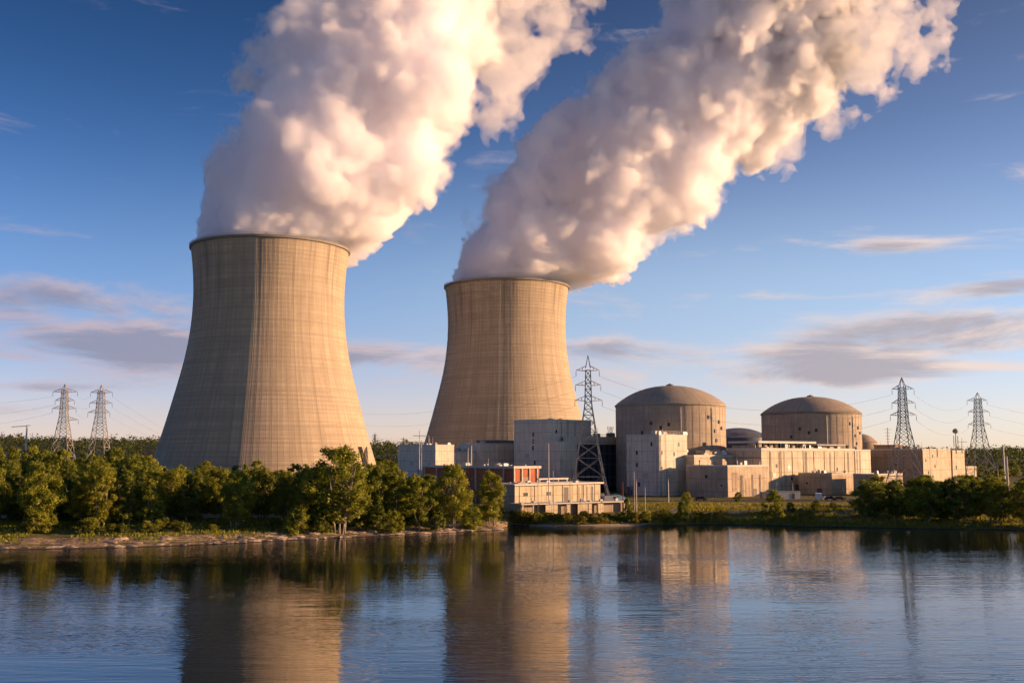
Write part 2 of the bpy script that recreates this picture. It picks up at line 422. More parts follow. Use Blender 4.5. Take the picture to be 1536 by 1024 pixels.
c = t.mix(t.math('MULTIPLY', t.smooth(nb, .4, .62), .6), c, (.29, .24, .18))
c = t.mix(t.math('MULTIPLY', t.smooth(nf, .3, .8), .3), c, (.46, .37, .26))
stn = t.math('MULTIPLY', t.smooth(t.noise(t.mapping(uv.outputs[0], scale=(.55, .010, 1), loc=(3, 0, 0)), 1.0, 5, .6), .5, .72), t.smooth(sx.outputs[1], 60, 152))
c = t.mix(t.math('MULTIPLY', stn, .75), c, (.15, .125, .10))
pch = t.noise(t.mapping(uv.outputs[0], scale=(.12, .10, 1), loc=(1, 5, 0)), 1.0, 2, .5); c = t.mix(t.math('MULTIPLY', t.smooth(pch, .58, .66), .22), c, (.24, .20, .15))
c = t.mix(t.math('MULTIPLY', lift, .17), c, (.17, .15, .125))
c = t.mix(t.math('MULTIPLY', rib, .19), c, (.17, .15, .125))
c = t.mix(t.math('MULTIPLY', rib4, .25), c, (.15, .135, .11))
t.link(c, b.inputs['Base Color']); b.inputs['Roughness'].default_value = .92
bp = t.add('ShaderNodeBump'); bp.inputs['Strength'].default_value = .35; bp.inputs['Distance'].default_value = .25
t.link(t.math('SUBTRACT', nf, t.math('ADD', lift, rib)), bp.inputs['Height']); t.link(bp.outputs[0], b.inputs['Normal'])
m_rim = plain('rim_concrete', (.20, .185, .16), .9, var=.3)
m_steel = plain('painted_steel', (.30, .29, .28), .5, var=.15)
m_dark = plain('dark_void', (.025, .025, .028), .8)

RPIX = ((375, 116.5), (383, 115.6), (400, 113.2), (425, 111.2), (449, 110.4), (480, 111.6), (515, 115.4), (545, 121), (574, 128), (603, 135.5), (632, 143.2), (660, 151), (683, 158), (705, 164.5), (715, 167.5))
PROF = [(r * mpp(700) * 1.005, at(404, py, 700).z) for py, r in RPIX]
TOWER_TOP = PROF[0][1]; _pz = np.array([z for r, z in PROF])[::-1]; _pr = np.array([r for r, z in PROF])[::-1]
_zz = np.linspace(_pz[0], _pz[-1], 400); _rr = np.interp(_zz, _pz, _pr)
_k = np.hanning(61); _k /= _k.sum(); _rs = np.convolve(np.pad(_rr, 30, mode='reflect', reflect_type='odd'), _k, 'valid')
def tower_r(z): return float(np.interp(z, _zz, _rs))
def make_tower(label):
    root = empty('cooling_tower', (0, 0, 0), 0, label, 'cooling tower', 'cooling towers')
    NR, SUB = 120, 6; n = NR * SUB; zs = np.linspace(_zz[0], TOWER_TOP, 86); m = MB()
    off = [0.09, .03, 0, 0, 0, .03]
    V = []; 
    for z in zs:
        r = tower_r(z)
        for j in range(n):
            a = 2 * math.pi * j / n; rr = r + off[j % SUB]; V.append((rr * math.cos(a), rr * math.sin(a), z))
    m.v = V
    for i in range(len(zs) - 1):
        for j in range(n):
            j2 = (j + 1) % n; m.f.append((i * n + j, i * n + j2, (i + 1) * n + j2, (i + 1) * n + j)); m.mi.append(0)
            m.uv += [(j / SUB, zs[i]), ((j + 1) / SUB, zs[i]), ((j + 1) / SUB, zs[i + 1]), (j / SUB, zs[i + 1])]
    m.build('shell', m_conc, root, smooth=True)
    rt = tower_r(TOWER_TOP)
    m = MB(); T = TOWER_TOP                                # thickened lip, walkway and inner face
    m.lathe((0, 0, 0), [(rt + .1, T - 1.6), (rt + .95, T - 1.3), (rt + 1.0, T + .25), (rt - .9, T + .3), (rt - 1.3, T - 6), (tower_r(T - 30) - 1.3, T - 30)], 180)
    rim = m.build('rim', m_rim, root)
    m = MB()
    for k in range(180):
        a = 2 * math.pi * k / 180; r = rt + .9; m.bar((r * math.cos(a), r * math.sin(a), T + .25), (r * math.cos(a), r * math.sin(a), T + 1.45), .12)
    for zz in (.85, 1.45):
        pts = [((rt + .9) * math.cos(2 * math.pi * k / 90), (rt + .9) * math.sin(2 * math.pi * k / 90), T + zz) for k in range(91)]; m.tube(pts, .07, 4)
    m.build('railing', m_steel, rim)
    # legs: a ring of crossed columns under the shell, the air inlet dark behind them
    m = MB(); zb = _zz[0]; r0, r1 = tower_r(zb) + 6 * .35, tower_r(zb)
    m.lathe((0, 0, 0), [(r0 - 4, 1.5), (r1 - 3, zb)], 96); m.build('air_inlet', m_dark, root)
    m = MB()
    for k in range(60):
        a = 2 * math.pi * k / 60; da = math.pi / 60
        for s in (-1, 1): m.bar((r0 * math.cos(a), r0 * math.sin(a), 1.5), (r1 * math.cos(a + s * da), r1 * math.sin(a + s * da), zb + .3), .8)
    m.build('leg', m_rim, root)
    a = R(-88); m = MB()                                   # climbing ladder with its cage, up the side
    for s in (-.45, .45):
        pts = []
        for z in np.linspace(zb + 1, T, 40):
            r = tower_r(z) + .55; pts.append((r * math.cos(a) - s * math.sin(a), r * math.sin(a) + s * math.cos(a), z))
        m.tube(pts, .09, 5)
    m.build('ladder', plain('galvanised_steel', (.42, .39, .33), .6), root)
    return root
tw1 = make_tower('large pale concrete cooling tower, the nearer one standing left behind the shore trees')
pc = at(404, 560, 700); tw1.location = (pc.x - .8, 700, 0)
tw2 = copy_tree(tw1); tag(tw2, 'smaller-looking farther concrete cooling tower in the centre, rising behind the grey plant buildings')
pc = at(760, 560, 880); tw2.location = (pc.x, 880, 3.0); tw2.rotation_euler.z = R(-8)
m = MB(); 
x0 = at(543, 690, 678).x; x1 = at(561, 690, 678).x
m.face([(x0, 675, 2), (x1, 675, 2), (x1 - 3.2, 675.6, 15), (x0 + 3.4, 675.6, 25.2), (x0 + 1.6, 675.4, 22)])
m.face([(x0, 681, 2), (x0 + 1.6, 681, 22), (x0 + 3.4, 681, 25.2), (x1 - 3.2, 681, 15), (x1, 681, 2)])
fr = [(x0, 675, 2), (x0 + 1.6, 675.4, 22), (x0 + 3.4, 675.6, 25.2), (x1 - 3.2, 675.6, 15), (x1, 675, 2)]; bk = [(q[0], 681, q[2]) for q in fr]
for i in range(4): m.face([fr[i + 1], fr[i], bk[i], bk[i + 1]])
o = m.build('concrete_buttress', m_conc); tag(o, 'pale tapering concrete fin standing at the right foot of the left cooling tower', 'buttress')

# ------------------------------------------------------------------ land and water
SHORE_PIX = [(-4200, 1000), (-1500, 845), (-500, 830), (0, 824), (100, 823), (200, 821), (300, 817), (400, 812), (470, 809), (540, 805), (620, 801), (700, 797.5), (745, 795), (757, 791), (768, 786.5), (790, 788), (850, 790), (900, 789),
             (960, 787.5), (1050, 786.5), (1150, 788), (1275, 791), (1400, 793), (1536, 795), (2100, 806), (3500, 830), (6000, 900)]
_sx = []; _sy = []
for px, py in SHORE_PIX:
    Y = gY(py); _sx.append((px - 768) / F * Y); _sy.append(Y)
_sx = np.array(_sx); _sy = np.array(_sy)
_L = np.random.default_rng(3).random((256, 256)).astype(np.float64)
def n2(x, y, s):
    x = np.asarray(x, float) / s; y = np.asarray(y, float) / s; ix = np.floor(x).astype(int); iy = np.floor(y).astype(int); fx = x - ix; fy = y - iy
    fx = fx * fx * (3 - 2 * fx); fy = fy * fy * (3 - 2 * fy)
    g = lambda a, b_: _L[a & 255, b_ & 255]
    return (g(ix, iy) * (1 - fx) + g(ix + 1, iy) * fx) * (1 - fy) + (g(ix, iy + 1) * (1 - fx) + g(ix + 1, iy + 1) * fx) * fy * 1.0 - .5
def shore(x):
    x = np.asarray(x, float)
    return np.interp(x, _sx, _sy) + n2(x, 0 * x, 9) * 1.6 + n2(x, 0 * x + 50, 3.1) * .7
def sstep(t): t = np.clip(t, 0, 1); return t * t * (3 - 2 * t)
def ground(x, y):
    x = np.asarray(x, float); y = np.asarray(y, float); d = y - shore(x)
    sand = sstep((2 - x) / 6.0)                                   # left of the tip a flat beach, right of it a steeper grass bank
    zl = np.where(d < 0, np.maximum(d * .12, -2.5), .15 + 1.5 * sstep(d / 15) + 1.25 * sstep((d - 12) / 22))
    zl = zl + (d > .5) * sstep((d - .5) / 3) * (n2(x, y, 5) * .35 + n2(x, y, 1.7) * .22) * (1 - sstep((d - 30) / 20))
    zr = np.where(d < 0, np.maximum(d * .3, -2.5), 1.0 * sstep(d / 3) + 1.9 * sstep((d - 4) / 30)) + (d > 1) * (n2(x, y, 7) * .25 + n2(x, y, 2) * .12) * (1 - sstep((d - 40) / 15))
    z = zl * sand + zr * (1 - sand)
    az_ = x / np.maximum(y, 1)
    hl = 30 + 18 * n2(x, y, 500) + 22 * n2(x, y, 210) + 14 * sstep((-az_ - .20) / .25)
    hl = hl - 6 - 12 * sstep((az_ + .05) / .25)
    far = sstep((y - 1150) / 900)
    return z + far * np.maximum(hl, 4) + sstep((y - 600) / 600) * 1.5
gy = np.concatenate([[-300, 0, 60, 120, 160], np.arange(190, 215, 3), np.arange(215, 300, .8), np.arange(300, 345, 2), np.arange(350, 700, 12), np.arange(720, 1200, 40), np.arange(1200, 3000, 60), np.arange(3100, 9000, 450)])
gu = np.concatenate([np.linspace(-3, -.62, 26)[:-1], np.linspace(-.62, .62, 560), np.linspace(.62, 3, 26)[1:]])
YY, UU = np.meshgrid(gy, gu, indexing='ij'); XX = UU * (np.maximum(YY, 0) * .93 + 25)
ZZ = ground(XX, YY); nyy, nxx = YY.shape
ii = (np.arange(nyy - 1)[:, None] * nxx + np.arange(nxx - 1)[None, :]).ravel()
m_gr, t, b, _ = mat('ground')
tcn = t.add('ShaderNodeTexCoord'); geo = t.add('ShaderNodeNewGeometry'); sp2 = t.add('ShaderNodeSeparateXYZ'); t.link(geo.outputs['Position'], sp2.inputs[0]); pos = geo.outputs['Position']
ng = t.noise(pos, .12, 6, .62); ng2 = t.noise(pos, 1.3, 5, .65); ng3 = t.noise(t.mapping(pos, scale=(1, 3, 1)), .35, 6, .7)
grass = t.mix(t.smooth(ng, .35, .65), (.06, .085, .018), (.15, .145, .035)); grass = t.mix(t.smooth(ng2, .4, .75), grass, (.24, .19, .07))
sandc = t.mix(t.smooth(ng3, .3, .7), (.22, .15, .09), (.50, .37, .24)); sandc = t.mix(t.smooth(ng2, .45, .7), sandc, (.09, .065, .04))
at_ = t.add('ShaderNodeAttribute', attribute_name='sand')
cg = t.mix(t.smooth(t.math('ADD', at_.outputs['Fac'], t.math('MULTIPLY', t.math('SUBTRACT', ng3, .5), .9)), .42, .58), grass, sandc)
wet = t.smooth(sp2.outputs[2], .02, .28); cg = t.mix(wet, (.035, .028, .018), cg)
farf = t.smooth(sp2.outputs[1], 900, 1300); cg = t.mix(farf, cg, (.025, .035, .012))
t.link(cg, b.inputs['Base Color']); b.inputs['Roughness'].default_value = .95
bp = t.add('ShaderNodeBump'); bp.inputs['Strength'].default_value = .9; bp.inputs['Distance'].default_value = .35; t.link(t.math('ADD', ng2, ng3), bp.inputs['Height']); t.link(bp.outputs[0], b.inputs['Normal'])
dd = YY - shore(XX)
sandv = np.where(XX < 4, np.clip(1.15 - dd / 17, 0, 1) * (1 - .55 * np.exp(-((dd - 4.5) / 2.2) ** 2) * (n2(XX, YY, 22) > -.1)), np.clip(.35 - dd / 4, 0, 1) + .3 * np.exp(-((dd - 19) / 3.0) ** 2) * (XX < 70))
terr = raw_mesh('terrain', np.stack([XX.ravel(), YY.ravel(), ZZ.ravel()], 1), np.stack([ii, ii + 1, ii + nxx + 1, ii + nxx], 1), m_gr, True, attr=('sand', sandv.ravel()))
tag(terr, kind='structure')

m_wa, t, b, _ = mat('river_water')
geo = t.add('ShaderNodeNewGeometry'); pos = geo.outputs['Position']
b.inputs['Base Color'].default_value = (.006, .010, .014, 1); b.inputs['Roughness'].default_value = .0; b.inputs['IOR'].default_value = 1.7; b.inputs['Specular IOR Level'].default_value = .5
w1 = t.noise(t.mapping(pos, scale=(.09, .50, 1), rot=(0, 0, R(4))), 1.0, 2, .5)
w2 = t.noise(t.mapping(pos, scale=(.42, 1.9, 1), rot=(0, 0, R(-5))), 1.0, 2, .5)
gust = t.smooth(t.noise(t.mapping(pos, scale=(.006, .03, 1)), 1.0, 3, .5), .38, .62)
w3 = t.noise(t.mapping(pos, scale=(.9, 2.2, 1), rot=(0, 0, R(12))), 1.0, 1, .5)
hgt = t.math('ADD', t.math('MULTIPLY', w3, t.math('MULTIPLY', gust, .07)),  t.math('ADD', t.math('MULTIPLY', w1, .15), t.math('MULTIPLY', w2, t.math('ADD', t.math('MULTIPLY', gust, .10), .045))))
bp = t.add('ShaderNodeBump'); bp.inputs['Strength'].default_value = 1.0; bp.inputs['Distance'].default_value = .28; t.link(hgt, bp.inputs['Height']); t.link(bp.outputs[0], b.inputs['Normal'])
m = MB(); m.face([(-3500, -300, 0), (3500, -300, 0), (3500, 520, 0), (-3500, 520, 0)]); water = m.build('river', m_wa); tag(water, kind='structure')
print('land', round(time.time() - T00, 1))

# ------------------------------------------------------------------ plant buildings
def wall_mat(name, c0, c1, joint=(3.0, 4.2), stain=.5, streak=.5, jd=.55):
    """cast concrete or panels: joints, rain streaks, stains"""
    m, t, b, _ = mat(name); uv = t.add('ShaderNodeUVMap'); sx = t.add('ShaderNodeSeparateXYZ'); t.link(uv.outputs[0], sx.inputs[0])
    def ln(val, period, wd):
        f_ = t.math('FRACT', t.math('DIVIDE', val, period)); d_ = t.math('ABSOLUTE', t.math('SUBTRACT', f_, .5)); mr = t.add('ShaderNodeMapRange'); t.link(d_, mr.inputs[0]); mr.inputs[1].default_value = .5 - wd * 1.5; mr.inputs[2].default_value = .5 - wd * .5; return mr.outputs[0]
    big = t.noise(uv.outputs[0], .16, 5, .62); st = t.noise(t.mapping(uv.outputs[0], scale=(1.1, .07, 1)), 1.0, 6, .62); fine = t.noise(uv.outputs[0], 2.6, 5, .7)
    c = t.mix(t.smooth(big, .3, .7), c0, c1); dk = tuple(x * .42 for x in c0)
    c = t.mix(t.math('MULTIPLY', t.smooth(st, .50, .74), streak), c, dk); c = t.mix(t.math('MULTIPLY', t.smooth(fine, .45, .8), .3), c, tuple(min(1, x * 1.25) for x in c1))
    pt = t.noise(t.mapping(uv.outputs[0], scale=(.35, .22, 1), loc=(7, 3, 0)), 1.0, 2, .5); c = t.mix(t.math('MULTIPLY', t.smooth(pt, .6, .66), stain * .5), c, tuple(x * .6 for x in c0))
    j = t.math('MAXIMUM', ln(sx.outputs[0], joint[0], .03), ln(sx.outputs[1], joint[1], .022)); c = t.mix(t.math('MULTIPLY', j, jd), c, tuple(x * .35 for x in c0))
    t.link(c, b.inputs['Base Color']); b.inputs['Roughness'].default_value = .9
    bp = t.add('ShaderNodeBump'); bp.inputs['Strength'].default_value = .5; bp.inputs['Distance'].default_value = .08; t.link(t.math('SUBTRACT', fine, j), bp.inputs['Height']); t.link(bp.outputs[0], b.inputs['Normal'])
    return m
m_wgrey = wall_mat('pale_grey_concrete', (.56, .49, .39), (.68, .61, .50))
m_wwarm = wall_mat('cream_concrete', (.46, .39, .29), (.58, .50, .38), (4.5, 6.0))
m_wtan = wall_mat('weathered_tan_concrete', (.36, .295, .215), (.48, .40, .30), (2.6, 5.0), streak=.8)
m_wred = wall_mat('rust_red_cladding', (.33, .10, .052), (.46, .16, .08), (1.2, 30.0), streak=.35, jd=.5)
m_wcream = wall_mat('cream_render', (.44, .37, .26), (.56, .48, .34), (2.2, 3.6), streak=.8, stain=.9)
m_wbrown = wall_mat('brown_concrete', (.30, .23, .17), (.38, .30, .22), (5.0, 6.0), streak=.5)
m_cyl = wall_mat('reactor_concrete', (.34, .28, .21), (.44, .37, .28), (2.6, 3.4), streak=.55, jd=.4)
m_dome = wall_mat('dome_concrete', (.31, .26, .20), (.39, .33, .255), (3.2, 40), streak=.4, jd=.5)
m_roof = plain('roof_gravel', (.16, .15, .14), .95, var=.35, scale=.8)
m_roofpale = plain('pale_roofing', (.36, .34, .31), .9, var=.25, scale=.5)
m_trim = plain('pale_parapet', (.52, .49, .43), .85, var=.15)
m_glass, t, b, _ = mat('dark_glazing'); b.inputs['Base Color'].default_value = (.02, .026, .036, 1); b.inputs['Roughness'].default_value = .25
m_hall, t, b, _ = mat('dark_curtain_wall'); uv = t.add('ShaderNodeUVMap')
c = t.mix(t.noise(t.mapping(uv.outputs[0], scale=(.5, .12, 1)), 1.0, 4, .6), (.06, .07, .10), (.15, .16, .19)); t.link(c, b.inputs['Base Color']); b.inputs['Roughness'].default_value = .35
m_vent = plain('grey_sheet_metal', (.30, .31, .31), .45, .3)
m_white = plain('white_paint', (.72, .71, .68), .6, var=.08)
m_cyan = plain('blue_tarp', (.10, .22, .30), .7, var=.3)
m_door = plain('door_paint', (.10, .09, .085), .6)
YAW = 42.0
e1 = Vector((math.cos(R(YAW)), math.sin(R(YAW)), 0)); e2 = Vector((-math.sin(R(YAW)), math.cos(R(YAW)), 0))      # along the right-hand and the left-hand faces
def span(corner, px, axis):
    """how far along AXIS from CORNER the wall runs until it is seen at photo column px"""
    k = (px - 768) / (F * (math.cos(PITCH) + math.sin(PITCH) * (168 / F)) / 1.0)
    k = (px - 768) / F / ray(768, 690).y                   # x / y for that column, near the horizon
    return (k * corner.y - corner.x) / (axis.x - k * axis.y)
def corner_of(px, Y): k = (px - 768) / F / ray(768, 690).y; return Vector((k * Y, Y, 0))
def zof(py, Y): return at(768, py, Y).z
class Bld:
    """a rectangular building by its near corner; local axes: a along the right-hand face, b along the left-hand face, both from the near corner"""
    def __init__(s, name, label, cat, px, Y, pl, pr, ytop, wall, base=2.6, roofm=None, parapet=.7, la=None, lb=None, group=None, recess=None):
        s.c = corner_of(px, Y); s.la = la or span(s.c, pr, e1); s.lb = lb or span(s.c, pl, e2); s.z0 = base; s.z1 = zof(ytop, Y)
        s.root = empty(name, (s.c.x, s.c.y, 0), R(YAW), label, cat, group)
        h = s.z1 - s.z0; m = MB(); s.boxl(m, 0, 0, s.la, s.lb, s.z0, s.z1); s.wall = m.build('wall', wall, s.root)
        # roof with a parapet standing a little proud of the walls
        if parapet:
            m = MB(); p = .35
            for a0, b0, a1, b1 in ((-.06, -.06, s.la + .06, p), (-.06, s.lb - p, s.la + .06, s.lb + .06), (-.06, p, p, s.lb - p), (s.la - p, p, s.la + .06, s.lb - p)): s.boxl(m, a0, b0, a1, b1, s.z1 + .02, s.z1 + parapet)
            s.para = m.build('parapet', m_trim if wall is not m_wred else m_trim, s.root)
        m = MB(); s.boxl(m, .4, .4, s.la - .4, s.lb - .4, s.z1 + .004, s.z1 + .2); s.roof = m.build('roof', roofm or m_roof, s.root)
    def boxl(s, m, a0, b0, a1, b1, z0, z1, mi=0): m.box(((a0 + a1) / 2, (b0 + b1) / 2, z0), (a1 - a0, b1 - b0, z1 - z0), 0, mi)
    def part(s, name, material, boxes, parent=None):
        if name in ('column', 'pier', 'pilaster', 'upper_column', 'mullion', 'transom') and len(boxes) > 1: return [s.part(name, material, [q], parent) for q in boxes][0]
        m = MB()
        for bx in boxes: s.boxl(m, *bx)
        return m.build(name, material, parent or s.root)
    def win(s, face, u, z, wd, hg, name='window', material=None, deep=.12, frame=True):
        """an opening on a face: 'a' = right-hand face, 'b' = left-hand face, u metres from the near corner"""
        d = .05
        if face == 'a': fr = (u - wd / 2 - .12, -d - .04, u + wd / 2 + .12, -.002, z - .12, z + hg + .12); gl = (u - wd / 2, -d - .07, u + wd / 2, -d - .041, z, z + hg)
        else: fr = (-d - .04, u - wd / 2 - .12, -.002, u + wd / 2 + .12, z - .12, z + hg + .12); gl = (-d - .07, u - wd / 2, -d - .041, u + wd / 2, z, z + hg)
        f_ = s.part(name, m_trim if frame else (material or m_glass), [fr])
        s.part('pane' if name == 'window' else 'leaf', material or m_glass, [gl], f_)
        return f_
    def clutter(s, rnd, n, a0=.1, a1=.9, b0=.1, b1=.9, hmax=2.2, big=3.5):
        for _ in range(n):
            a = s.la * rnd.uniform(a0, a1); b_ = s.lb * rnd.uniform(b0, b1); k = rnd.random(); z = s.z1 + .2
            if k < .45:
                wa, wb, h = rnd.uniform(1, big), rnd.uniform(1, big), rnd.uniform(.7, hmax); u = s.part('vent_unit', rnd.choice([m_vent, m_trim, m_wtan]), [(a, b_, a + wa, b_ + wb, z, z + h), (a + .15, b_ + .15, a + wa - .15, b_ + wb - .15, z + h, z + h + .25)])
            elif k < .75:
                m = MB(); r = rnd.uniform(.25, .6); h = rnd.uniform(.9, hmax); m.lathe((a, b_, z), [(r, 0), (r, h * .7), (r * 1.5, h * .72), (r * 1.5, h * .86), (.05, h)], 10); m.build('roof_vent', m_vent, s.root)
            else:
                m = MB(); h = rnd.uniform(2, 4.5); m.tube([(a, b_, z), (a, b_, z + h)], [.10, .06], 5); m.build('roof_pipe', m_steel, s.root)
    def handrail(s, a0, b0, a1, b1):
        m = MB(); L = max(abs(a1 - a0), abs(b1 - b0)); n = max(2, int(L / 2)); z = s.z1 + .7
        for k in range(n + 1): q = k / n; m.bar((a0 + (a1 - a0) * q, b0 + (b1 - b0) * q, z), (a0 + (a1 - a0) * q, b0 + (b1 - b0) * q, z + 1.1), .09)
        for zz in (.55, 1.1): m.bar((a0, b0, z + zz), (a1, b1, z + zz), .08)
        m.build('railing', m_steel, s.root)
    def pipes(s, face, us, z0, z1, r=.14):
        for u in us:
            m = MB(); q = (u, -.28) if face == 'a' else (-.28, u); m.tube([(q[0], q[1], z0), (q[0], q[1], z1)], r, 6)
            for zz in np.arange(z0 + 1, z1, 3.0): m.box((q[0], q[1], zz), (.45 if face == 'a' else .5, .5 if face == 'a' else .45, .12))
            m.build('downpipe', m_vent, s.root)
rd = random.Random(11)

# tall block left of the dark hall
G = Bld('block_building', 'tall blue-grey shaded concrete block rising left of the dark recessed hall', 'building', 821, 478, 790, 887, 630.5, m_wgrey, lb=22)
for z, u in ((27.5, 9), (24.5, 9), (21.5, 9.2), (15, 8), (8.5, 9)): G.win('b', u, z, 1.0, 1.9)
G.clutter(rd, 4, hmax=1.2); G.pipes('a', [8.5, 17.2], 3, G.z1 - .5)
G.win('a', 5.5, 29, .9, 1.5); G.part('ledge', m_trim, [(-.25, -.25, G.la, -.004, 25.2, 25.7), (-.25, -.004, -.004, G.lb, 25.2, 25.7)])
G.part('lower_wing', m_wgrey, [(-.9, -9.0, 9.5, -.3, 2.6, 25.0)]); G.part('wing_coping', m_trim, [(-1.05, -9.15, 9.65, -.32, 25.01, 25.4)])
G.win('b', -4.5, 17, 1.0, 1.4, name='window'); 
# dark recessed hall
Hh = Bld('turbine_hall', 'dark recessed hall with curtain wall under a pale fascia, between two grey blocks', 'building', 846, 483, 838, 941, 656, m_hall, lb=26, parapet=0)
Hc = Hh.c
Hh.part('fascia', m_wgrey, [(-1.0, -2.2, Hh.la + 2, -.3, Hh.z1 - 3.0, Hh.z1 + .6)])
Hh.part('mullion', m_dark, [(k, -.35, k + .22, -.01, 3, Hh.z1 - 3.02) for k in np.arange(2.5, Hh.la, 3.6)])
Hh.part('transom', m_vent, [(0, -.30, Hh.la, -.01, z, z + .18) for z in (9, 15, 20)])
Hh.part('plinth', m_dark, [(-.5, -1.0, Hh.la, -.36, 2.6, 4.6)])
Hh.clutter(rd, 9, .25, .98, .02, .3, hmax=2.6, big=4)
Hh.handrail(Hh.la * .3, .3, Hh.la * .9, .3)
m = MB()
for k in range(5): m.bar((Hh.la * .78 + k * .5, 3, Hh.z1 + .4), (Hh.la * .78 + k * .5 + (1.5 if k % 2 else -1), 3, Hh.z1 + 5.5), .16)
m.build('roof_truss', m_door, Hh.root)
# pale corner block before the left reactor
K = Bld('block_building', 'square pale concrete block with sunlit right wall, standing before the larger left reactor dome', 'building', 989, 440, 940, 1031, 653, m_wgrey, parapet=.6)
for u, z in ((12, 19.5), (12, 14.5), (11, 6.5), (4, 23)): K.win('b', u, z, 1.0, 1.7)
for u, z in ((1.6, 19.5), (9.5, 19), (12.5, 23)): K.win('a', u, z, .9, 1.6)
K.clutter(rd, 12, .05, .95, .05, .5, hmax=1.8, big=2.5); K.handrail(.3, .2, K.la - .3, .2); K.pipes('a', [.8], 3, K.z1); K.pipes('b', [1.2, K.lb - 2], 3, K.z1 - 4, .1)
K.win('b', 16, 2.7, 3.2, 3.6, name='door', material=m_door)
# low block right of it
J = Bld('annex_building', 'low weathered tan annex with stained sunlit wall, in front of the left reactor dome', 'building', 1091, 428, 1029, 1152, 700, m_wtan)
J.win('b', 10.5, 10.2, 1.3, 1.3); J.win('b', 3, 7, .8, .8)
for u, z, wd, hg in ((4.5, 8, 3.5, 6.2), (12, 3.2, .9, 6.5), (14.3, 3.2, .9, 6.5), (18, 3.0, 2.4, 3.0)):
    if hg > 6.4: J.part('wall_panel', m_wbrown, [(u - wd / 2, -.08, u + wd / 2, -.004, z, z + hg)])
    elif wd > 3: J.part('wall_panel', m_wbrown, [(u - 1.7, -.08, u + 1.7, -.004, 5.2, 12.6)])
    else: J.win('a', u, z, wd, hg, name='door', material=m_door)
J.pipes('a', [8.6, 9.6, 16.3, 21.5], 3, 11.5); J.clutter(rd, 9, .05, .9, .05, .8, hmax=2.6)
# stepped block behind it
K2 = Bld('annex_building', 'stepped sunlit annex with rooftop machinery, between pale corner block and long cream building', 'building', 1041, 447, 1028, 1105, 684.5, m_wwarm, lb=16)
K2.clutter(rd, 12, .02, .95, .02, .8, hmax=2.5); K2.part('penthouse', m_wtan, [(K2.la * .35, 2, K2.la * .62, 7, K2.z1 + .2, K2.z1 + 2.6)])
m = MB(); m.lathe((K2.la * .8, 2.4, K2.z1 + .2), [(1.3, 0), (1.3, 1.2), (1.0, 1.9), (.5, 2.3), (.02, 2.45)], 16); m.build('tank', m_white, K2.root, smooth=True)
# long cream building right of the reactor
L = Bld('turbine_building', 'long cream concrete building with sunlit facade stretching below the right reactor dome', 'building', 1142, 455, 1090, 1281, 675.5, m_wwarm, parapet=0)
L.part('cornice', m_trim, [(-.4, -.4, L.la + .3, -.004, L.z1 - .1, L.z1 + 1.1), (-.4, -.002, -.004, L.lb, L.z1 - .1, L.z1 + 1.1)])
L.part('upper_storey', m_wtan, [(3, 5, L.la * .93, 17, L.z1 + .21, L.z1 + 2.3)]); L.part('upper_roof', m_trim, [(1.5, 2.2, L.la * .62, 18, L.z1 + 3.2, L.z1 + 4.1)])
L.part('upper_column', m_dark, [(k, 3.2, k + .7, 4.0, L.z1 + .2, L.z1 + 3.19) for k in np.arange(2, L.la * .6, 4.2)])
L.part('roof_deck', m_roofpale, [(L.la * .64, 2.4, L.la * .96, 14, L.z1 + 2.31, L.z1 + 3.0)])
L.clutter(rd, 22, .05, .95, .04, .25, hmax=2.6, big=4)
L.pipes('a', [6.5, 13, L.la * .45, L.la * .46, L.la * .72, L.la * .93], 3, L.z1 - .6)
for k in np.arange(.08, .95, .115): L.part('pilaster', m_wwarm, [(L.la * k, -.22, L.la * k + .7, -.003, 2.6, L.z1 - .12)])
for u, z in ((.15, 14), (.30, 8.5), (.55, 12), (.8, 12), (.88, 6)): L.win('a', L.la * u, z, 1.1, 1.6)
L.win('a', L.la * .36, 2.7, 3.4, 4, name='door', material=m_door); L.part('band', m_wbrown, [(-.1, 0.2, -.004, L.lb, L.z1 - 3.2, L.z1 - 2.7)])
# low blocks before the long building
M_ = Bld('annex_building', 'small brownish block with a door, right in front of the long cream building', 'building', 1247, 454, 1197, 1279, 711, m_wtan, parapet=.45)
M_.win('b', 6, 2.7, 2.6, 2.8, name='door', material=m_door); M_.win('b', 12, 7, .9, .9); M_.clutter(rd, 7, hmax=1.3, big=2)
N_ = Bld('annex_building', 'low tan block with row of windows, half behind the round shore tree', 'building', 1316, 440, 1279, 1353, 712, m_wtan, parapet=.45)
for u in (4, 7.2, 11, 14): N_.win('a', u, 5, 1.1, 2.6)
N_.clutter(rd, 6, hmax=1.4, big=2)
# big brown building to the right
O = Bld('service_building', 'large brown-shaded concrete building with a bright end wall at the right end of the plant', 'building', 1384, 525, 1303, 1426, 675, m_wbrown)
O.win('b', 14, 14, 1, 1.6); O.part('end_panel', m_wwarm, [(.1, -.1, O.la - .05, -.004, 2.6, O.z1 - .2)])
for u, z in ((3, 16), (5, 10), (10, 18), (9.5, 8), (12, 13)): O.part('window', m_glass, [(u - .5, -.16, u + .5, -.101, z, z + 1.5)])
O.clutter(rd, 18, .05, .95, .02, .95, hmax=2.8, big=4); O.handrail(.2, .2, .2, O.lb - .3); O.pipes('b', [4.5, 11, 19], 3, O.z1 - 1)
O.part('roof_house', m_wbrown, [(3, O.lb * .55, 10, O.lb * .95, O.z1 + .2, O.z1 + 2.3)]); O.part('roof_house_coping', m_wred, [(2.7, O.lb * .54, 10.3, O.lb * .96, O.z1 + 2.31, O.z1 + 2.8)])
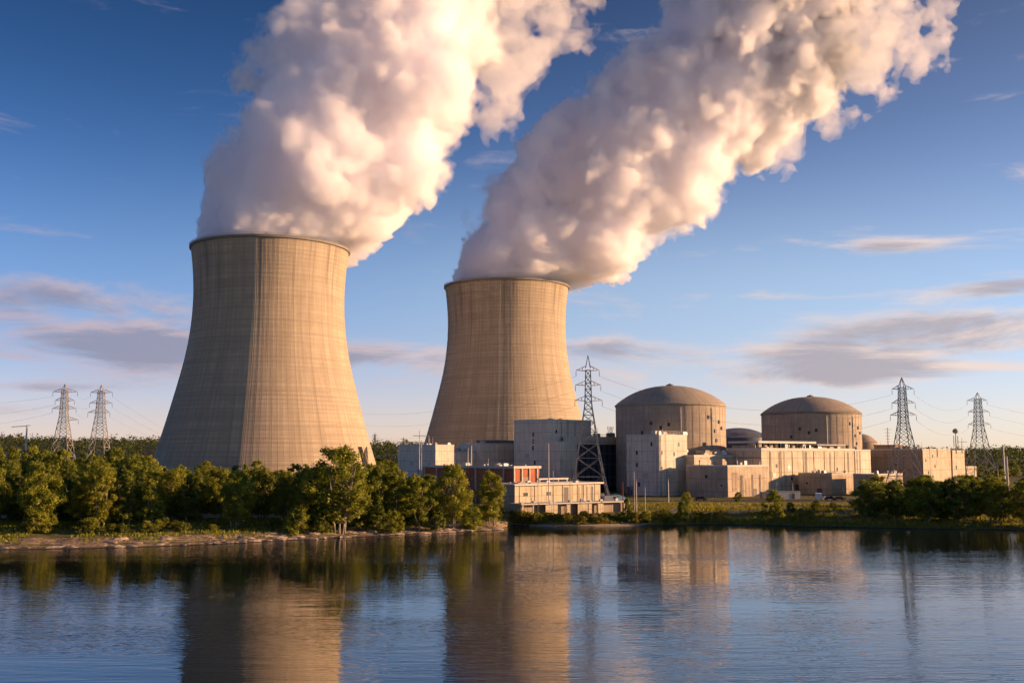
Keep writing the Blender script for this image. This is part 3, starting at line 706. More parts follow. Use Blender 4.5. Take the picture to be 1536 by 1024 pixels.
O2 = Bld('annex_building', 'narrow sunlit concrete block adjoining the far right end of the large brown building', 'building', 1428.5, O.c.y + (O.la + .8) * e1.y, 1422, 1447, 677, m_wwarm, lb=14)
O2.win('a', 4, 12, 1, 2); O2.clutter(rd, 3, hmax=1.5)
O3 = Bld('annex_building', 'little cream outbuilding, rightmost and lowest of the plant buildings', 'building', 1449, O2.c.y + (O2.la + .8) * e1.y, 1446, 1464, 701, m_wwarm, lb=9)
# pipe bridge wall between the long building and the big brown one
Q = Bld('link_building', 'plain blue-grey link block wedged between long cream facade and the big brown building', 'building', 1283, 512, 1276, 1306, 676, m_wgrey, lb=18)
Q.pipes('a', [1.5, 4], 3, Q.z1)
# left: grey buildings between the towers
D_ = Bld('office_building', 'grey concrete building with one sunlit upper corner, between the two cooling towers', 'building', 653, 446, 597, 681, 669, m_wgrey)
D_.win('b', 10.5, 17.5, 1.2, 1.6); D_.win('b', 11, 12, .9, 1.4); D_.clutter(rd, 12, .05, .95, .05, .95, hmax=1.4, big=3); D_.handrail(.2, .2, .2, D_.lb - .2)
E_ = Bld('link_building', 'low grey link block directly right of the sunlit-cornered grey building', 'building', 684, 492, 670, 722, 679.5, m_wgrey, lb=14); E_.clutter(rd, 9, .05, .95, .05, .6, hmax=2.2, big=3)
F_ = Bld('workshop_building', 'long grey shaded building with dark roof, at the foot of the central cooling tower', 'building', 720, 497, 714, 793, 666.5, m_wgrey, lb=16); F_.part('upper_roof', m_roof, [(8, 3, F_.la, 12, F_.z1 + .21, F_.z1 + 2.2)]); F_.clutter(rd, 6, hmax=1.5)
F_.part('dark_band', m_glass, [(1, -.12, F_.la - 1, -.004, 9.0, 11.0)])
# red building
RB = Bld('red_warehouse', 'rust-red clad warehouse with pale flat roof edge behind the shore trees', 'warehouse', 771, 372, 634, 809, 702, m_wred, parapet=0, roofm=m_roofpale)
RB.part('roof_edge', m_trim, [(-.7, -.7, RB.la + .3, -.004, RB.z1 - .1, RB.z1 + .75), (-.7, -.002, -.004, RB.lb + .3, RB.z1 - .1, RB.z1 + .75)])
RB.part('column', m_trim, [(k, -.42, k + .4, -.01, 2.6, RB.z1 - .12) for k in np.arange(-.3, RB.la, 3.6)] + [(-.42, k, -.01, k + .4, 2.6, RB.z1 - .12) for k in np.arange(5, RB.lb, 7.5)])
RB.part('shutter', m_wbrown, [(3.9, -.12, 6.8, -.01, 3, 12)]); RB.clutter(rd, 14, .05, .95, .02, .9, hmax=1.2, big=2.4)
# front cream building, two storeys, and the low walls before it
A_ = Bld('office_building', 'long two-storey cream building with stained sunlit wall and dark door bays', 'building', 772, 325, 764, 900, 729.5, m_wcream, parapet=0, lb=13, roofm=m_roofpale)
A_.part('roof_slab', m_trim, [(-.8, -.9, A_.la + .8, A_.lb + .5, A_.z1 + .21, A_.z1 + .75)])
A_.part('roof_walkway', m_roofpale, [(4, 3, A_.la * .82, 6, A_.z1 + .76, A_.z1 + 1.0)]); A_.part('roof_beam', m_trim, [(A_.la * .45, 7, A_.la * .8, 8, A_.z1 + 1.6, A_.z1 + 2.1)] + [(A_.la * k, 7.2, A_.la * k + .35, 7.6, A_.z1 + .76, A_.z1 + 1.59) for k in (.46, .57, .68, .785)])
for k, wd, mt_ in ((.585, .05, m_door), (.73, .02, m_door), (.84, .018, m_wbrown), (.90, .02, m_door)): A_.win('a', A_.la * k, 3.0, A_.la * wd, 6.6, name='door', material=mt_)
for k in (.12, .38): A_.win('a', A_.la * k, 7.2, 1.7, 1.1)
A_.part('pilaster', m_wcream, [(A_.la * k, -.16, A_.la * k + .25, -.003, 2.6, A_.z1) for k in (.05, .22, .43, .54, .63, .72, .79, .93)])
m = MB(); A_.clutter(rd, 7, hmax=1.0, big=1.6)

# the low store row: back wall, side wall, roof slab and piers between open bays
cB = corner_of(817, 314); B_ = empty('store_building', (cB.x, cB.y, 0), R(32), 'low flat-roofed row of pale stores with dark open bays, before the cream office building', 'building')
zt = zof(756, 314); LB = span(cB, 939, Vector((math.cos(R(32)), math.sin(R(32)), 0)))
m = MB(); m.box((LB / 2 - 4, 5.0, 1.9), (LB + 8, .4, zt - 1.9)); m.box((-8, 2.6, 1.9), (.3, 4.4, zt - 1.9)); m.build('wall', m_wcream, B_)
m = MB()
for a, wd in ((-7.6, .5), (-4, .3), (0.2, 4.2), (7.6, 1.4), (11.6, 3.6), (15.5, 1.2), (18.6, 2.4), (LB - 1.2, 2.4)): m = MB(); m.box((a + wd / 2 if a > 0 else a, 0, 1.9), (wd, .3, zt - 1.9 - .01)); m.build('pier', m_wcream, B_)
m = MB(); m.box((LB / 2 - 4, 2.4, zt), (LB + 9, 6.4, .35)); m.build('roof', m_trim, B_)
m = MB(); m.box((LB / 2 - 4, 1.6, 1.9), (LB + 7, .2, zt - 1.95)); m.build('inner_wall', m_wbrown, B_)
m = MB()
for k in range(9): m.box((-7 + k * 4 + (k % 3), 1.5 + (k % 2), zt + .36), (1.0, .8, .35 + .2 * (k % 3)))
m.build('roof_clutter', m_vent, B_)

# ------------------------------------------------------------------ reactors
def reactor(px, Yc, wpx, ytop, yspring, label):
    c = corner_of(px, Yc); r = wpx / 2 * mpp(Yc) * .985; zt, zs = zof(ytop, Yc), zof(yspring, Yc)
    root = empty('reactor_building', (c.x, c.y, 0), 0, label, 'reactor', 'domed reactor buildings')
    m = MB(); m.lathe((0, 0, 0), [(r, 2.6 + (zs - 2.6) * k / 14) for k in range(15)], 128); m.build('wall', m_cyl, root, smooth=True)
    m = MB(); h = zt - zs; Rs = (r * r + h * h) / (2 * h); pr = []
    for k in range(21):
        q = r + .25 - (r + .2) * k / 20; e = (q / (r + .25)); pr.append((q, zs + h * (1 - e ** 2.25) ** .93))
    m.lathe((0, 0, 0), [(r + .25, zs - .9), (r + .45, zs - .8), (r + .45, zs - .05)] + pr, 128); dm = m.build('dome', m_dome, root, smooth=True)
    m = MB(); m.lathe((0, 0, zt - .2), [(1.8, 0), (1.8, .6), (1.0, .9), (.02, 1.3)], 16); m.build('dome_cap', m_rim, dm)
    m = MB()
    for k in range(48):
        a = 2 * math.pi * k / 48; m.box(((r - .07) * math.cos(a), (r - .07) * math.sin(a), 2.6), (.28, .5, zs - 3.6), a)
    m.build('buttress_rib', m_cyl, root)
    for a_, z_ in ((-118, .72), (-108, .66), (-100, .70), (-50, .78), (-47, .62), (-45, .50), (-40, .74), (-62, .45), (-35, .66), (-128, .6), (-56, .80)):
        a = R(a_); z = zs * z_ + 8 * (1 - z_); m = MB(); m.box(((r + .1) * math.cos(a), (r + .1) * math.sin(a), z), (.5, 1.1, 1.5), a); f_ = m.build('hatch', m_glass, root)
    for a_ in (-88, -52, -126):
        a = R(a_); m = MB(); m.tube([((r + .35) * math.cos(a), (r + .35) * math.sin(a), 22), ((r + .35) * math.cos(a), (r + .35) * math.sin(a), zs - 2)], .16, 6); m.build('pipe', m_vent, root)
    return root
R1 = reactor(1006.5, 492, 165, 578.5, 607.5, 'larger left domed reactor building of brown-grey concrete behind the pale corner block')
R2 = reactor(1218, 553, 146.5, 595, 620, 'smaller-looking right domed reactor building above the long cream building')
def low_dome(px, Y, wpx, ytop, ybase, label, mt_):
    c = corner_of(px, Y); r = wpx / 2 * mpp(Y); zt, zs = zof(ytop, Y), zof(ybase, Y); root = empty('far_reactor', (c.x, c.y, 0), 0, label, 'reactor')
    m = MB(); m.lathe((0, 0, 0), [(r, 3), (r, zs)], 64); m.build('wall', mt_, root, smooth=True)
    m = MB(); m.lathe((0, 0, 0), [(r + .1, zs)] + [(r * (1 - k / 14) + .02, zs + (zt - zs) * (1 - (1 - k / 14) ** 2.2)) for k in range(15)], 64); m.build('dome', mt_, root, smooth=True)
low_dome(1108, 640, 92, 641.5, 656, 'low slate-grey domed roof peeping out between the two reactor domes', m_hall)
low_dome(1293, 600, 46, 650.5, 663, 'small brown domed roof just right of the right reactor building', m_dome)
# ladders, louvres and cable trays that break up the blank walls
for Bq, face, us, zs, kind in ((G, 'a', [12.5], [3], 'ladder'), (G, 'b', [4.0, 13], [6, 18], 'louvre'), (K, 'b', [7.5, 15], [10, 5], 'louvre'), (K, 'a', [4.5], [3], 'ladder'), (J, 'b', [16, 6], [5, 9.5], 'louvre'), (L, 'a', [9, 20, 31, 38], [10, 13, 6, 9], 'louvre'), (L, 'a', [17, 34], [3, 3], 'ladder'), (O, 'b', [8, 17, 24, 30], [9, 14, 6, 12], 'louvre'), (O, 'a', [7.5], [3], 'ladder'), (D_, 'b', [4, 16], [14, 15], 'louvre'), (M_, 'a', [4, 8], [6, 4], 'louvre'), (N_, 'b', [5], [6], 'louvre'), (F_, 'a', [8, 18, 26], [12, 12, 12], 'louvre')):
    for u, z in zip(us, zs):
        if u > (Bq.la if face == 'a' else Bq.lb) - 1: continue
        if kind == 'ladder':
            m = MB(); P_ = (lambda q, zz: (q, -.35, zz)) if face == 'a' else (lambda q, zz: (-.35, q, zz))
            for q in (u - .35, u + .35): m.bar(P_(q, z), P_(q, Bq.z1 + .9), .1)
            for zz in np.arange(z, Bq.z1 + .8, .8): m.bar(P_(u - .35, zz), P_(u + .35, zz), .07)
            m.build('wall_ladder', m_vent, Bq.root)
        else:
            m = MB()
            for k in range(5):
                zz = z + k * .42
                if face == 'a': Bq.boxl(m, u - 1.1, -.16, u + 1.1, -.004, zz, zz + .26)
                else: Bq.boxl(m, -.16, u - 1.1, -.004, u + 1.1, zz, zz + .26)
            m.build('louvre', m_vent, Bq.root)
print('plant', round(time.time() - T00, 1))

# ------------------------------------------------------------------ trees and shrubs
rs = np.random.default_rng(21)
def leaf_mat(name, c0, c1, c2):
    m, t, b, out = mat(name); geo = t.add('ShaderNodeNewGeometry'); oi = t.add('ShaderNodeObjectInfo'); at_ = t.add('ShaderNodeAttribute', attribute_name='tone')
    c = t.mix(at_.outputs['Fac'], c0, c1); c = t.mix(t.math('MULTIPLY', oi.outputs['Random'], .45), c, c2)
    t.link(c, b.inputs['Base Color']); b.inputs['Roughness'].default_value = .6; b.inputs['Specular IOR Level'].default_value = .2
    tr = t.add('ShaderNodeBsdfTranslucent'); t.link(t.mix(1.0, c, (1.1, 1.25, .5), 'MULTIPLY'), tr.inputs[0]); mx = t.add('ShaderNodeMixShader'); mx.inputs[0].default_value = .38
    t.link(b.outputs[0], mx.inputs[1]); t.link(tr.outputs[0], mx.inputs[2]); t.link(mx.outputs[0], out.inputs[0]); return m
m_leaf = leaf_mat('green_leaves', (.09, .115, .016), (.29, .30, .036), (.32, .28, .03))
m_leafd = leaf_mat('dark_leaves', (.06, .088, .015), (.20, .22, .032), (.19, .19, .024))
m_hill = leaf_mat('far_leaves', (.025, .040, .012), (.085, .10, .028), (.08, .09, .03))
m_gold = leaf_mat('golden_leaves', (.13, .12, .02), (.38, .28, .05), (.20, .20, .035))
m_bark, t, b, _ = mat('pale_bark'); tcn = t.add('ShaderNodeTexCoord'); n = t.noise(t.mapping(tcn.outputs['Object'], scale=(3, 3, .8)), 1.0, 5, .7); t.link(t.mix(t.smooth(n, .35, .65), (.10, .08, .06), (.40, .34, .27)), b.inputs['Base Color'])

def leaves(cen, rad, cnt, size, name, mt_, parent, squash=.85):
    """leaf clumps spread through lobes: CEN (k,3), RAD (k,), CNT leaves on each"""
    out = []; tone = []
    for c, r, n, tn in zip(cen, rad, cnt, rs.uniform(.1, .9, len(rad))):
        d = rs.normal(size=(n, 3)); d /= np.linalg.norm(d, axis=1)[:, None]
        q = r * (rs.random(n) ** .38) * (1 + .22 * rs.normal(size=n)); p = c + d * q[:, None] * np.array([1, 1, squash])
        nn = d * 1.1 + rs.normal(size=(n, 3)) * .6 + np.array([0, 0, .25]); nn /= np.linalg.norm(nn, axis=1)[:, None]
        a = np.cross(nn, rs.normal(size=(n, 3))); a /= np.linalg.norm(a, axis=1)[:, None]; bb = np.cross(nn, a)
        s = size * rs.uniform(.55, 1.25, n)[:, None]; a = a * s * .5; bb = bb * s * .36
        out.append(np.stack([p - a, p - bb, p + a, p + bb], 1)); tone.append(np.repeat(np.clip(tn + .25 * rs.normal(size=n), 0, 1), 4))
    V = np.concatenate(out).reshape(-1, 3); Q = np.arange(len(V)).reshape(-1, 4)
    return raw_mesh(name, V, Q, mt_, False, parent, attr=('tone', np.concatenate(tone)))
def proto_tree(seed, H, W, lobes, per, size, low=.16, stems=3, lean=.12, shape='oval', mt_=None, lim=True):
    """a tree H high and W wide standing at the origin: crown of leaf lobes over forking stems"""
    g = random.Random(seed); root = empty('broadleaf_tree'); cen = []; rad = []; cnt = []
    k = 0
    while len(cen) < lobes and k < 6000:
        k += 1; z = g.uniform(low, .97); 
        if shape == 'oval': wz = math.sin(math.pi * min(1, max(0, (z - low * .4) / (1.04 - low * .4))) ** .85) ** .75
        elif shape == 'cone': wz = (1.06 - z) ** .8 * min(1, (z - low + .12) * 6)
        else: wz = math.sqrt(max(0, 1 - ((z - .35) / .66) ** 2))
        a = g.uniform(0, 2 * math.pi); q = math.sqrt(g.uniform(.12, 1)) * wz * W * .5
        r = W * g.uniform(.085, .17) * (1 - .35 * z); rr = max(0, q - r * .7) if q > r else q
        c = (rr * math.cos(a) * (1 + .15 * math.sin(3 * a + seed)), rr * math.sin(a), min(z * H, H - r * .8))
        if any((c[0] - e[0]) ** 2 + (c[1] - e[1]) ** 2 + (c[2] - e[2]) ** 2 < (.60 * (r + rad_)) ** 2 for e, rad_ in zip(cen, rad)): continue
        cen.append(c); rad.append(r); cnt.append(int(per * (r / (W * .13)) ** 2 * g.uniform(.6, 1.25)))
    leaves(np.array(cen), np.array(rad), cnt, size, 'crown', mt_ or m_leaf, root)
    if lim:
        m = MB(); L = sorted(zip(cen, rad), key=lambda e: e[0][2])
        for s in range(stems):
            a = g.uniform(0, 6.28) + s * 2.1; ln = lean * H * g.uniform(.4, 1.3); x, y = math.cos(a) * .018 * H * stems, math.sin(a) * .018 * H * stems; pts = []; r0 = H * .013 * (1.3 if stems < 3 else 1)
            for k in range(7): q = k / 6; pts.append((x + math.cos(a) * ln * q ** 1.2 + g.uniform(-.1, .1) * H * .03, y + math.sin(a) * ln * q ** 1.2 + g.uniform(-.1, .1) * H * .03, -.5 + q * H * .78))
            m.tube(pts, [r0 * (1 - .8 * k / 6) for k in range(7)], 6)
            for e, r in g.sample(L, min(6, len(L))):
                if e[2] < H * .25: continue
                q = min(.85, max(.2, (e[2] / H - .12))); p = Vector(pts[int(q * 6)]); m.tube([p, (p + Vector(e)) / 2 + Vector((0, 0, -.02 * H)), Vector(e)], [r0 * .45, r0 * .3, r0 * .12], 4)
        m.build('trunk', m_bark, root, smooth=True)
    return root
TP = [proto_tree(1, 14, 9.5, 66, 340, .40, .15, 3, mt_=m_leaf), proto_tree(2, 14, 8.5, 60, 340, .40, .14, 2, mt_=m_leaf), proto_tree(3, 14, 11, 78, 340, .42, .17, 4, .2, mt_=m_leaf),
      proto_tree(4, 14, 8, 56, 330, .40, .12, 2, .08, 'cone', m_leafd), proto_tree(5, 14, 10, 68, 330, .42, .14, 3, .15, mt_=m_leafd)]
SP = [proto_tree(11, 5, 5.6, 40, 170, .34, .05, 4, .25, 'dome', m_leaf), proto_tree(12, 5, 5, 34, 180, .34, .05, 4, .25, 'dome', m_leafd), proto_tree(13, 3, 4.2, 26, 120, .30, .05, 3, .3, 'dome', m_gold)]
FP = [proto_tree(21, 14, 10, 34, 75, .95, .08, 1, .1, 'oval', m_leaf), proto_tree(22, 14, 9, 30, 75, .95, .08, 1, .1, 'cone', m_leafd), proto_tree(23, 14, 11, 36, 75, .95, .08, 1, .1, 'oval', m_leafd)]
DIM = {id(o): d for o, d in list(zip(TP, [(14, 9.5), (14, 8.5), (14, 11), (14, 8), (14, 10)])) + list(zip(SP, [(5, 5.6), (5, 5), (3, 4.2)])) + list(zip(FP, [(14, 10), (14, 9), (14, 11)]))}
_used = set()
def place(proto, x, y, h, wd, label, cat='tree', group=None, name=None, rz=None, sink=.15):
    first = proto.name not in _used; H, W = DIM[id(proto)]
    o = proto if first else copy_tree(proto); _used.add(proto.name)
    o.location = (x, y, float(ground(x, y)) - sink); o.scale = (wd / W, wd / W, h / H); o.rotation_euler = (0, 0, random.Random(int(x * 13 + y * 7)).uniform(0, 6.28) if rz is None else rz)
    if name: o.name = name
    tag(o, label, cat, group)
    return o
def place_pix(proto, px, base, top, wpx, label, **kw):
    Y = gY(base, 1.9)
    for _ in range(12): X = (px - 768) / F / ray(768, base).y * Y; Y = .5 * Y + .5 * max(gY(base, max(.3, float(ground(X, Y)))), float(shore(X)) + 2.5)
    return place(proto, X, Y, (base - top) * mpp(Y), wpx * mpp(Y), label, **kw)
GS = 'trees along the left shore'; GR = 'trees along the right bank'
front = [(TP[3], 28, 801, 728, 62, 'dark leaning tree at the left edge of the shore row'), (TP[0], 100, 797, 710, 66, 'pale-trunked tree, second from the left end of the shore row'), (SP[1], 175, 800, 728, 62, 'dense bushy tree reaching the sand, left of the pale road rail gap'),
 (TP[1], 265, 791, 716, 56, 'round-topped tree with pale stems in front of the left edge of the left tower'), (TP[4], 310, 790, 697, 70, 'dark green tree in front of the shaded side of the left tower'), (SP[0], 342, 799, 757, 38, 'round green bush on the sand below the left tower'),
 (TP[2], 398, 794, 690, 100, 'wide tree with forked pale trunks in front of the left tower'), (SP[0], 446, 800, 762, 42, 'round bush right of the wide forked tree'), (SP[1], 482, 800, 774, 32, 'small low bush at the foot of the tallest shore tree'),
 (TP[2], 507, 797, 668, 116, 'tallest shore tree, wide with several pale trunks, at the foot of the left tower'), (TP[3], 566, 797, 742, 44, 'small pointed tree directly right of the tallest shore tree'), (SP[0], 590, 799, 765, 34, 'low round bush between the small pointed tree and the next grove'),
 (TP[1], 625, 796, 714, 60, 'leafy tree in the grove below the grey building with one sunlit corner'), (TP[0], 592, 792, 700, 58, 'tree just left behind the grove below the grey building'), (TP[4], 560, 790, 694, 58, 'darker tree close behind and right of the tallest shore tree'),
 (TP[2], 679, 792, 695, 70, 'broad tree with white stems left of the last shore tree'), (TP[0], 736, 789, 706, 58, 'last tree at the right tip of the left shore'), (SP[0], 708, 793, 760, 36, 'bushy shrub between the last two trees of the left shore'),
 (SP[0], 60, 799, 768, 38, 'small scrubby bush between the two leftmost shore trees'), (SP[0], 135, 797, 775, 30, 'low scrubby bush left of the dense bushy tree'), (TP[0], 225, 787, 718, 54, 'mid-size shore tree between dense bushy tree and left tower'), (SP[1], 655, 796, 766, 34, 'dark low shrub under the broad white-stemmed tree'),
 (TP[4], 455, 790, 700, 52, 'dark tree filling the gap left of the tallest shore tree'), (TP[1], 350, 792, 705, 52, 'slender tree left of the wide forked tree'), (TP[0], 150, 790, 700, 66, 'tall rounded tree behind the dense bushy tree'), (TP[2], 58, 792, 692, 74, 'big spreading tree behind the two leftmost shore trees')]
for pr, px, bs, tp, wp, lb in front: place_pix(pr, px, bs, tp, wp, lb, group=GS, name='shore_bush' if pr in SP else 'shore_tree', cat='bush' if pr in SP else 'tree')
right = [(TP[4], 1303, 779, 718, 66, 'round dark tree on the bank in front of the low tan block'), (TP[2], 1384, 783, 716, 80, 'broad dark tree with pale trunk under the right-hand pylon'), (TP[4], 1440, 784, 711, 70, 'tall dark tree on the bank in front of the brown building end'),
 (TP[0], 1493, 784, 716, 72, 'sunlit-topped dark tree near the right end of the bank'), (TP[2], 1543, 785, 720, 76, 'dark tree cut by the right edge of the picture'), (SP[0], 1161, 774, 735, 37, 'round bushy tree alone on the grass below the long cream building'), (SP[1], 1345, 778, 740, 34, 'small tree between the round dark tree and the broad one'),
 (SP[1], 941, 786, 750, 18, 'narrow dark bush on the bank at the end of the low store row'), (SP[0], 1029, 766, 738, 22, 'upright bush on the grass before the low tan annex'), (SP[1], 1024, 782, 752, 19, 'slim dark bush at the water below the low tan annex'), (SP[1], 1224, 765, 749, 17, 'small dark shrub on the grass before the small brownish block'),
 (SP[1], 1186, 768, 752, 16, 'small shrub just right of the lone round bushy tree'), (SP[1], 1107, 752, 737, 15, 'small round shrub at the base of the stained annex wall'), (TP[3], 1415, 781, 722, 46, 'narrow dark tree squeezed between two broad bank trees'), (TP[1], 1468, 780, 717, 48, 'slim tree between the tall dark tree and the sunlit-topped one'), (SP[1], 1250, 764, 752, 14, 'tiny shrub beside the parked vehicles')]
for pr, px, bs, tp, wp, lb in right: place_pix(pr, px, bs, tp, wp, lb, group=GR, name='bank_bush' if pr in SP else 'bank_tree', cat='bush' if pr in SP else 'tree')
g = random.Random(5); pts = []
def scatter(n, f, dmin):
    k = 0; got = []
    while len(got) < n and k < 20000:
        k += 1; x, y = f()
        if any((x - a) ** 2 + (y - b_) ** 2 < dmin * dmin for a, b_ in pts): continue
        pts.append((x, y)); got.append((x, y))
    return got
def fan(p0, p1, y0, y1):
    def f():
        Y = g.uniform(y0, y1); px = g.uniform(p0, p1); return (px - 768) / F * Y, Y
    return f
for x, y in scatter(46, fan(-70, 235, 262, 330), 6.8): place(g.choice(TP + TP[3:]), x, y, g.uniform(12, 16), g.uniform(9, 12), 'leafy tree in the dense wood behind the shore row, left of the left cooling tower', group='wood left of the left cooling tower', name='wood_tree')
for x, y in scatter(26, fan(-70, 232, 335, 430), 9.5): place(g.choice(TP + TP[3:]), x, y, g.uniform(15, 20.5), g.uniform(11, 14), 'tall tree at the back of the wood, below the left pair of pylons', group='back of the wood below the left pylons', name='wood_tree')
for x, y in scatter(46, fan(240, 560, 266, 345), 6.8): place(g.choice(TP + TP[3:]), x, y, g.uniform(11.5, 14.2), g.uniform(8, 11), 'leafy tree in the wood behind the shore row, before the left cooling tower', group='wood before the left cooling tower', name='wood_tree')
for x, y in scatter(12, fan(575, 655, 285, 340), 7.5): place(g.choice(TP), x, y, g.uniform(10, 12), g.uniform(7, 9), 'tree in the thicket behind the shore row, before the red warehouse', group='thicket before the red warehouse', name='wood_tree')
for x, y in scatter(26, fan(-80, 560, 440, 620), 13): place(g.choice(FP), x, y, g.uniform(12, 14) + (5 if x < -200 else 0), g.uniform(11, 15), 'distant low tree behind the wood, near the base of the left cooling tower', group='distant trees round the left tower', name='far_tree')
for x, y in scatter(16, fan(1300, 1620, 310, 360), 8): place(g.choice(TP[2:]), x, y, g.uniform(9, 11.5), g.uniform(8, 11), 'dark tree in the clump behind the right-bank trees', group='clump behind the right-bank trees', name='bank_tree')
for x, y in scatter(30, fan(1452, 1640, 520, 900), 13): place(g.choice(FP), x, y, g.uniform(9, 12), g.uniform(11, 15), 'distant dark tree right of the last pylon', group='distant trees right of the plant', name='far_tree')
for x, y in scatter(14, fan(555, 600, 620, 1000), 12): place(g.choice(FP), x, y, g.uniform(9, 13), g.uniform(10, 14), 'distant tree in the gap between the two cooling towers', group='distant trees between the towers', name='far_tree')
# shrubs along the right bank
for i in range(60):
    px = 772 + (i % 40) * 6.4 + g.uniform(-3, 3) if i < 48 else g.uniform(1000, 1280); x = (px - 768) / F * 292; d = g.uniform(1.6, 8) if i < 48 else g.uniform(2, 12); y = float(shore(x)) + d
    place(SP[2] if g.random() < .75 else SP[0], x, y, g.uniform(1.7, 3.3), g.uniform(3.0, 5.6), 'low golden-green shrub at the water edge of the right bank', 'shrub', 'low shrubs along the right bank', 'bank_shrub')
for i in range(46):
    px = g.uniform(0, 745); x = (px - 768) / F * 262; y = float(shore(x)) + g.uniform(17, 26)
    place(SP[g.choice((0, 1))], x, y, g.uniform(1.4, 3.4), g.uniform(2.6, 4.5), 'low undergrowth shrub under the left shore trees', 'shrub', 'undergrowth shrubs on the left shore', 'shore_shrub')
for p in TP + SP + FP:
    if p.name not in _used and p.location.length < 1e-6:
        for ch in list(p.children): bpy.data.objects.remove(ch)
        bpy.data.objects.remove(p)
# tall grass on both banks: nobody could count it
def blades(name, xs, ys, hh, size, mt_, label):
    n = len(xs); z = ground(xs, ys); a = rs.uniform(0, math.pi, n); lean = rs.normal(size=(n, 2)) * .25
    p = np.stack([xs, ys, z - .05], 1); wv = np.stack([np.cos(a), np.sin(a), 0 * a], 1) * size[:, None] * .5; up = np.stack([lean[:, 0] * hh, lean[:, 1] * hh, hh], 1)
    V = np.stack([p - wv, p + wv, p + wv * .35 + up, p - wv * .35 + up], 1).reshape(-1, 3); Q = np.arange(4 * n).reshape(-1, 4)
    o = raw_mesh(name, V, Q, mt_, False, attr=('tone', np.repeat(np.clip(rs.normal(.5, .3, n), 0, 1), 4))); tag(o, label, 'grass', kind='stuff'); return o
n = 42000; px = rs.uniform(760, 1700, n); X = (px - 768) / F * 300; d = 1.2 + rs.random(n) ** 1.6 * 70; Yb = shore(X) + d; keepm = (n2(X, Yb, 6) + n2(X, Yb, 2.3) * .6 + .15 > 0) | (d < 4)
keepm &= ~((X > -2) & (X < 36) & (d > 8) & (d < 45)); X, Yb = X[keepm], Yb[keepm]
blades('tall_grass', X, Yb, rs.uniform(.25, .95, len(X)), rs.uniform(.15, .5, len(X)), m_gold, 'green and golden tall grass covering the right bank')
n = 30000; px = rs.uniform(-300, 757, n); X = (px - 768) / F * 262; d = 6 + rs.random(n) ** .8 * 42; Yb = shore(X) + d; keepm = (n2(X, Yb, 8) + n2(X, Yb, 3) * .6 > -.02) | (d > 24); X, Yb = X[keepm], Yb[keepm]
blades('shore_grass', X, Yb, rs.uniform(.15, .6, len(X)), rs.uniform(.15, .5, len(X)), m_leaf, 'short green grass on the left shore under the trees')
# far-off wood on the hills
n = 5200; u = rs.uniform(-.66, .66, n); Yb = 1180 + rs.random(n) ** .7 * 1900; X = u * Yb; Zb = ground(X, Yb)
cen = np.stack([X, Yb, Zb + rs.uniform(1, 9, n) ** 1.15], 1); rad = rs.uniform(4, 12, n)
o = leaves(cen, rad, [30] * n, 3.4, 'distant_woodland', m_hill, None, squash=.8); tag(o, 'distant dark woodland covering the low hills on the horizon', 'woodland', kind='stuff')
# shore rocks
m_rock = plain('shore_rock', (.34, .27, .20), .9, var=.45, scale=1.2); RP = []
for k in range(5):
    gg = random.Random(k + 40); m = MB(); V = []; prs = [(1, 0), (.92, .35), (.6, .55), (.02, .62)]
    for i, (r, z) in enumerate(prs):
        for j in range(8): a = 2 * math.pi * j / 8; q = r * gg.uniform(.75, 1.15); V.append((q * math.cos(a) * 1.5, q * math.sin(a) * .8, z * gg.uniform(.7, 1.2) - .15))
    m.v = V
    for i in range(3):
        for j in range(8): m.f.append((i * 8 + j, i * 8 + (j + 1) % 8, (i + 1) * 8 + (j + 1) % 8, (i + 1) * 8 + j)); m.mi.append(0); m.uv += [(0, 0)] * 4
    o = m.build('shore_rock', m_rock); RP.append(o)
for i in range(150):
    px = g.uniform(330, 752) if i < 120 else g.uniform(20, 330); x = (px - 768) / F * 255; y = float(shore(x)) + g.choice((g.uniform(.2, 2.2), g.uniform(3, 9)))
    o = RP[i] if i < 5 else RP[i % 5].copy()
    if i >= 5: C.objects.link(o)
    s = g.uniform(.35, 1.15); o.location = (x, y, float(ground(x, y))); o.scale = (s * 1.3, s, s * g.uniform(.5, .9)); o.rotation_euler = (0, 0, g.uniform(-.5, .5)); tag(o, 'flat pale rock lying on the sandy left shore', 'rock', 'rocks on the left shore')
print('plants', round(time.time() - T00, 1))

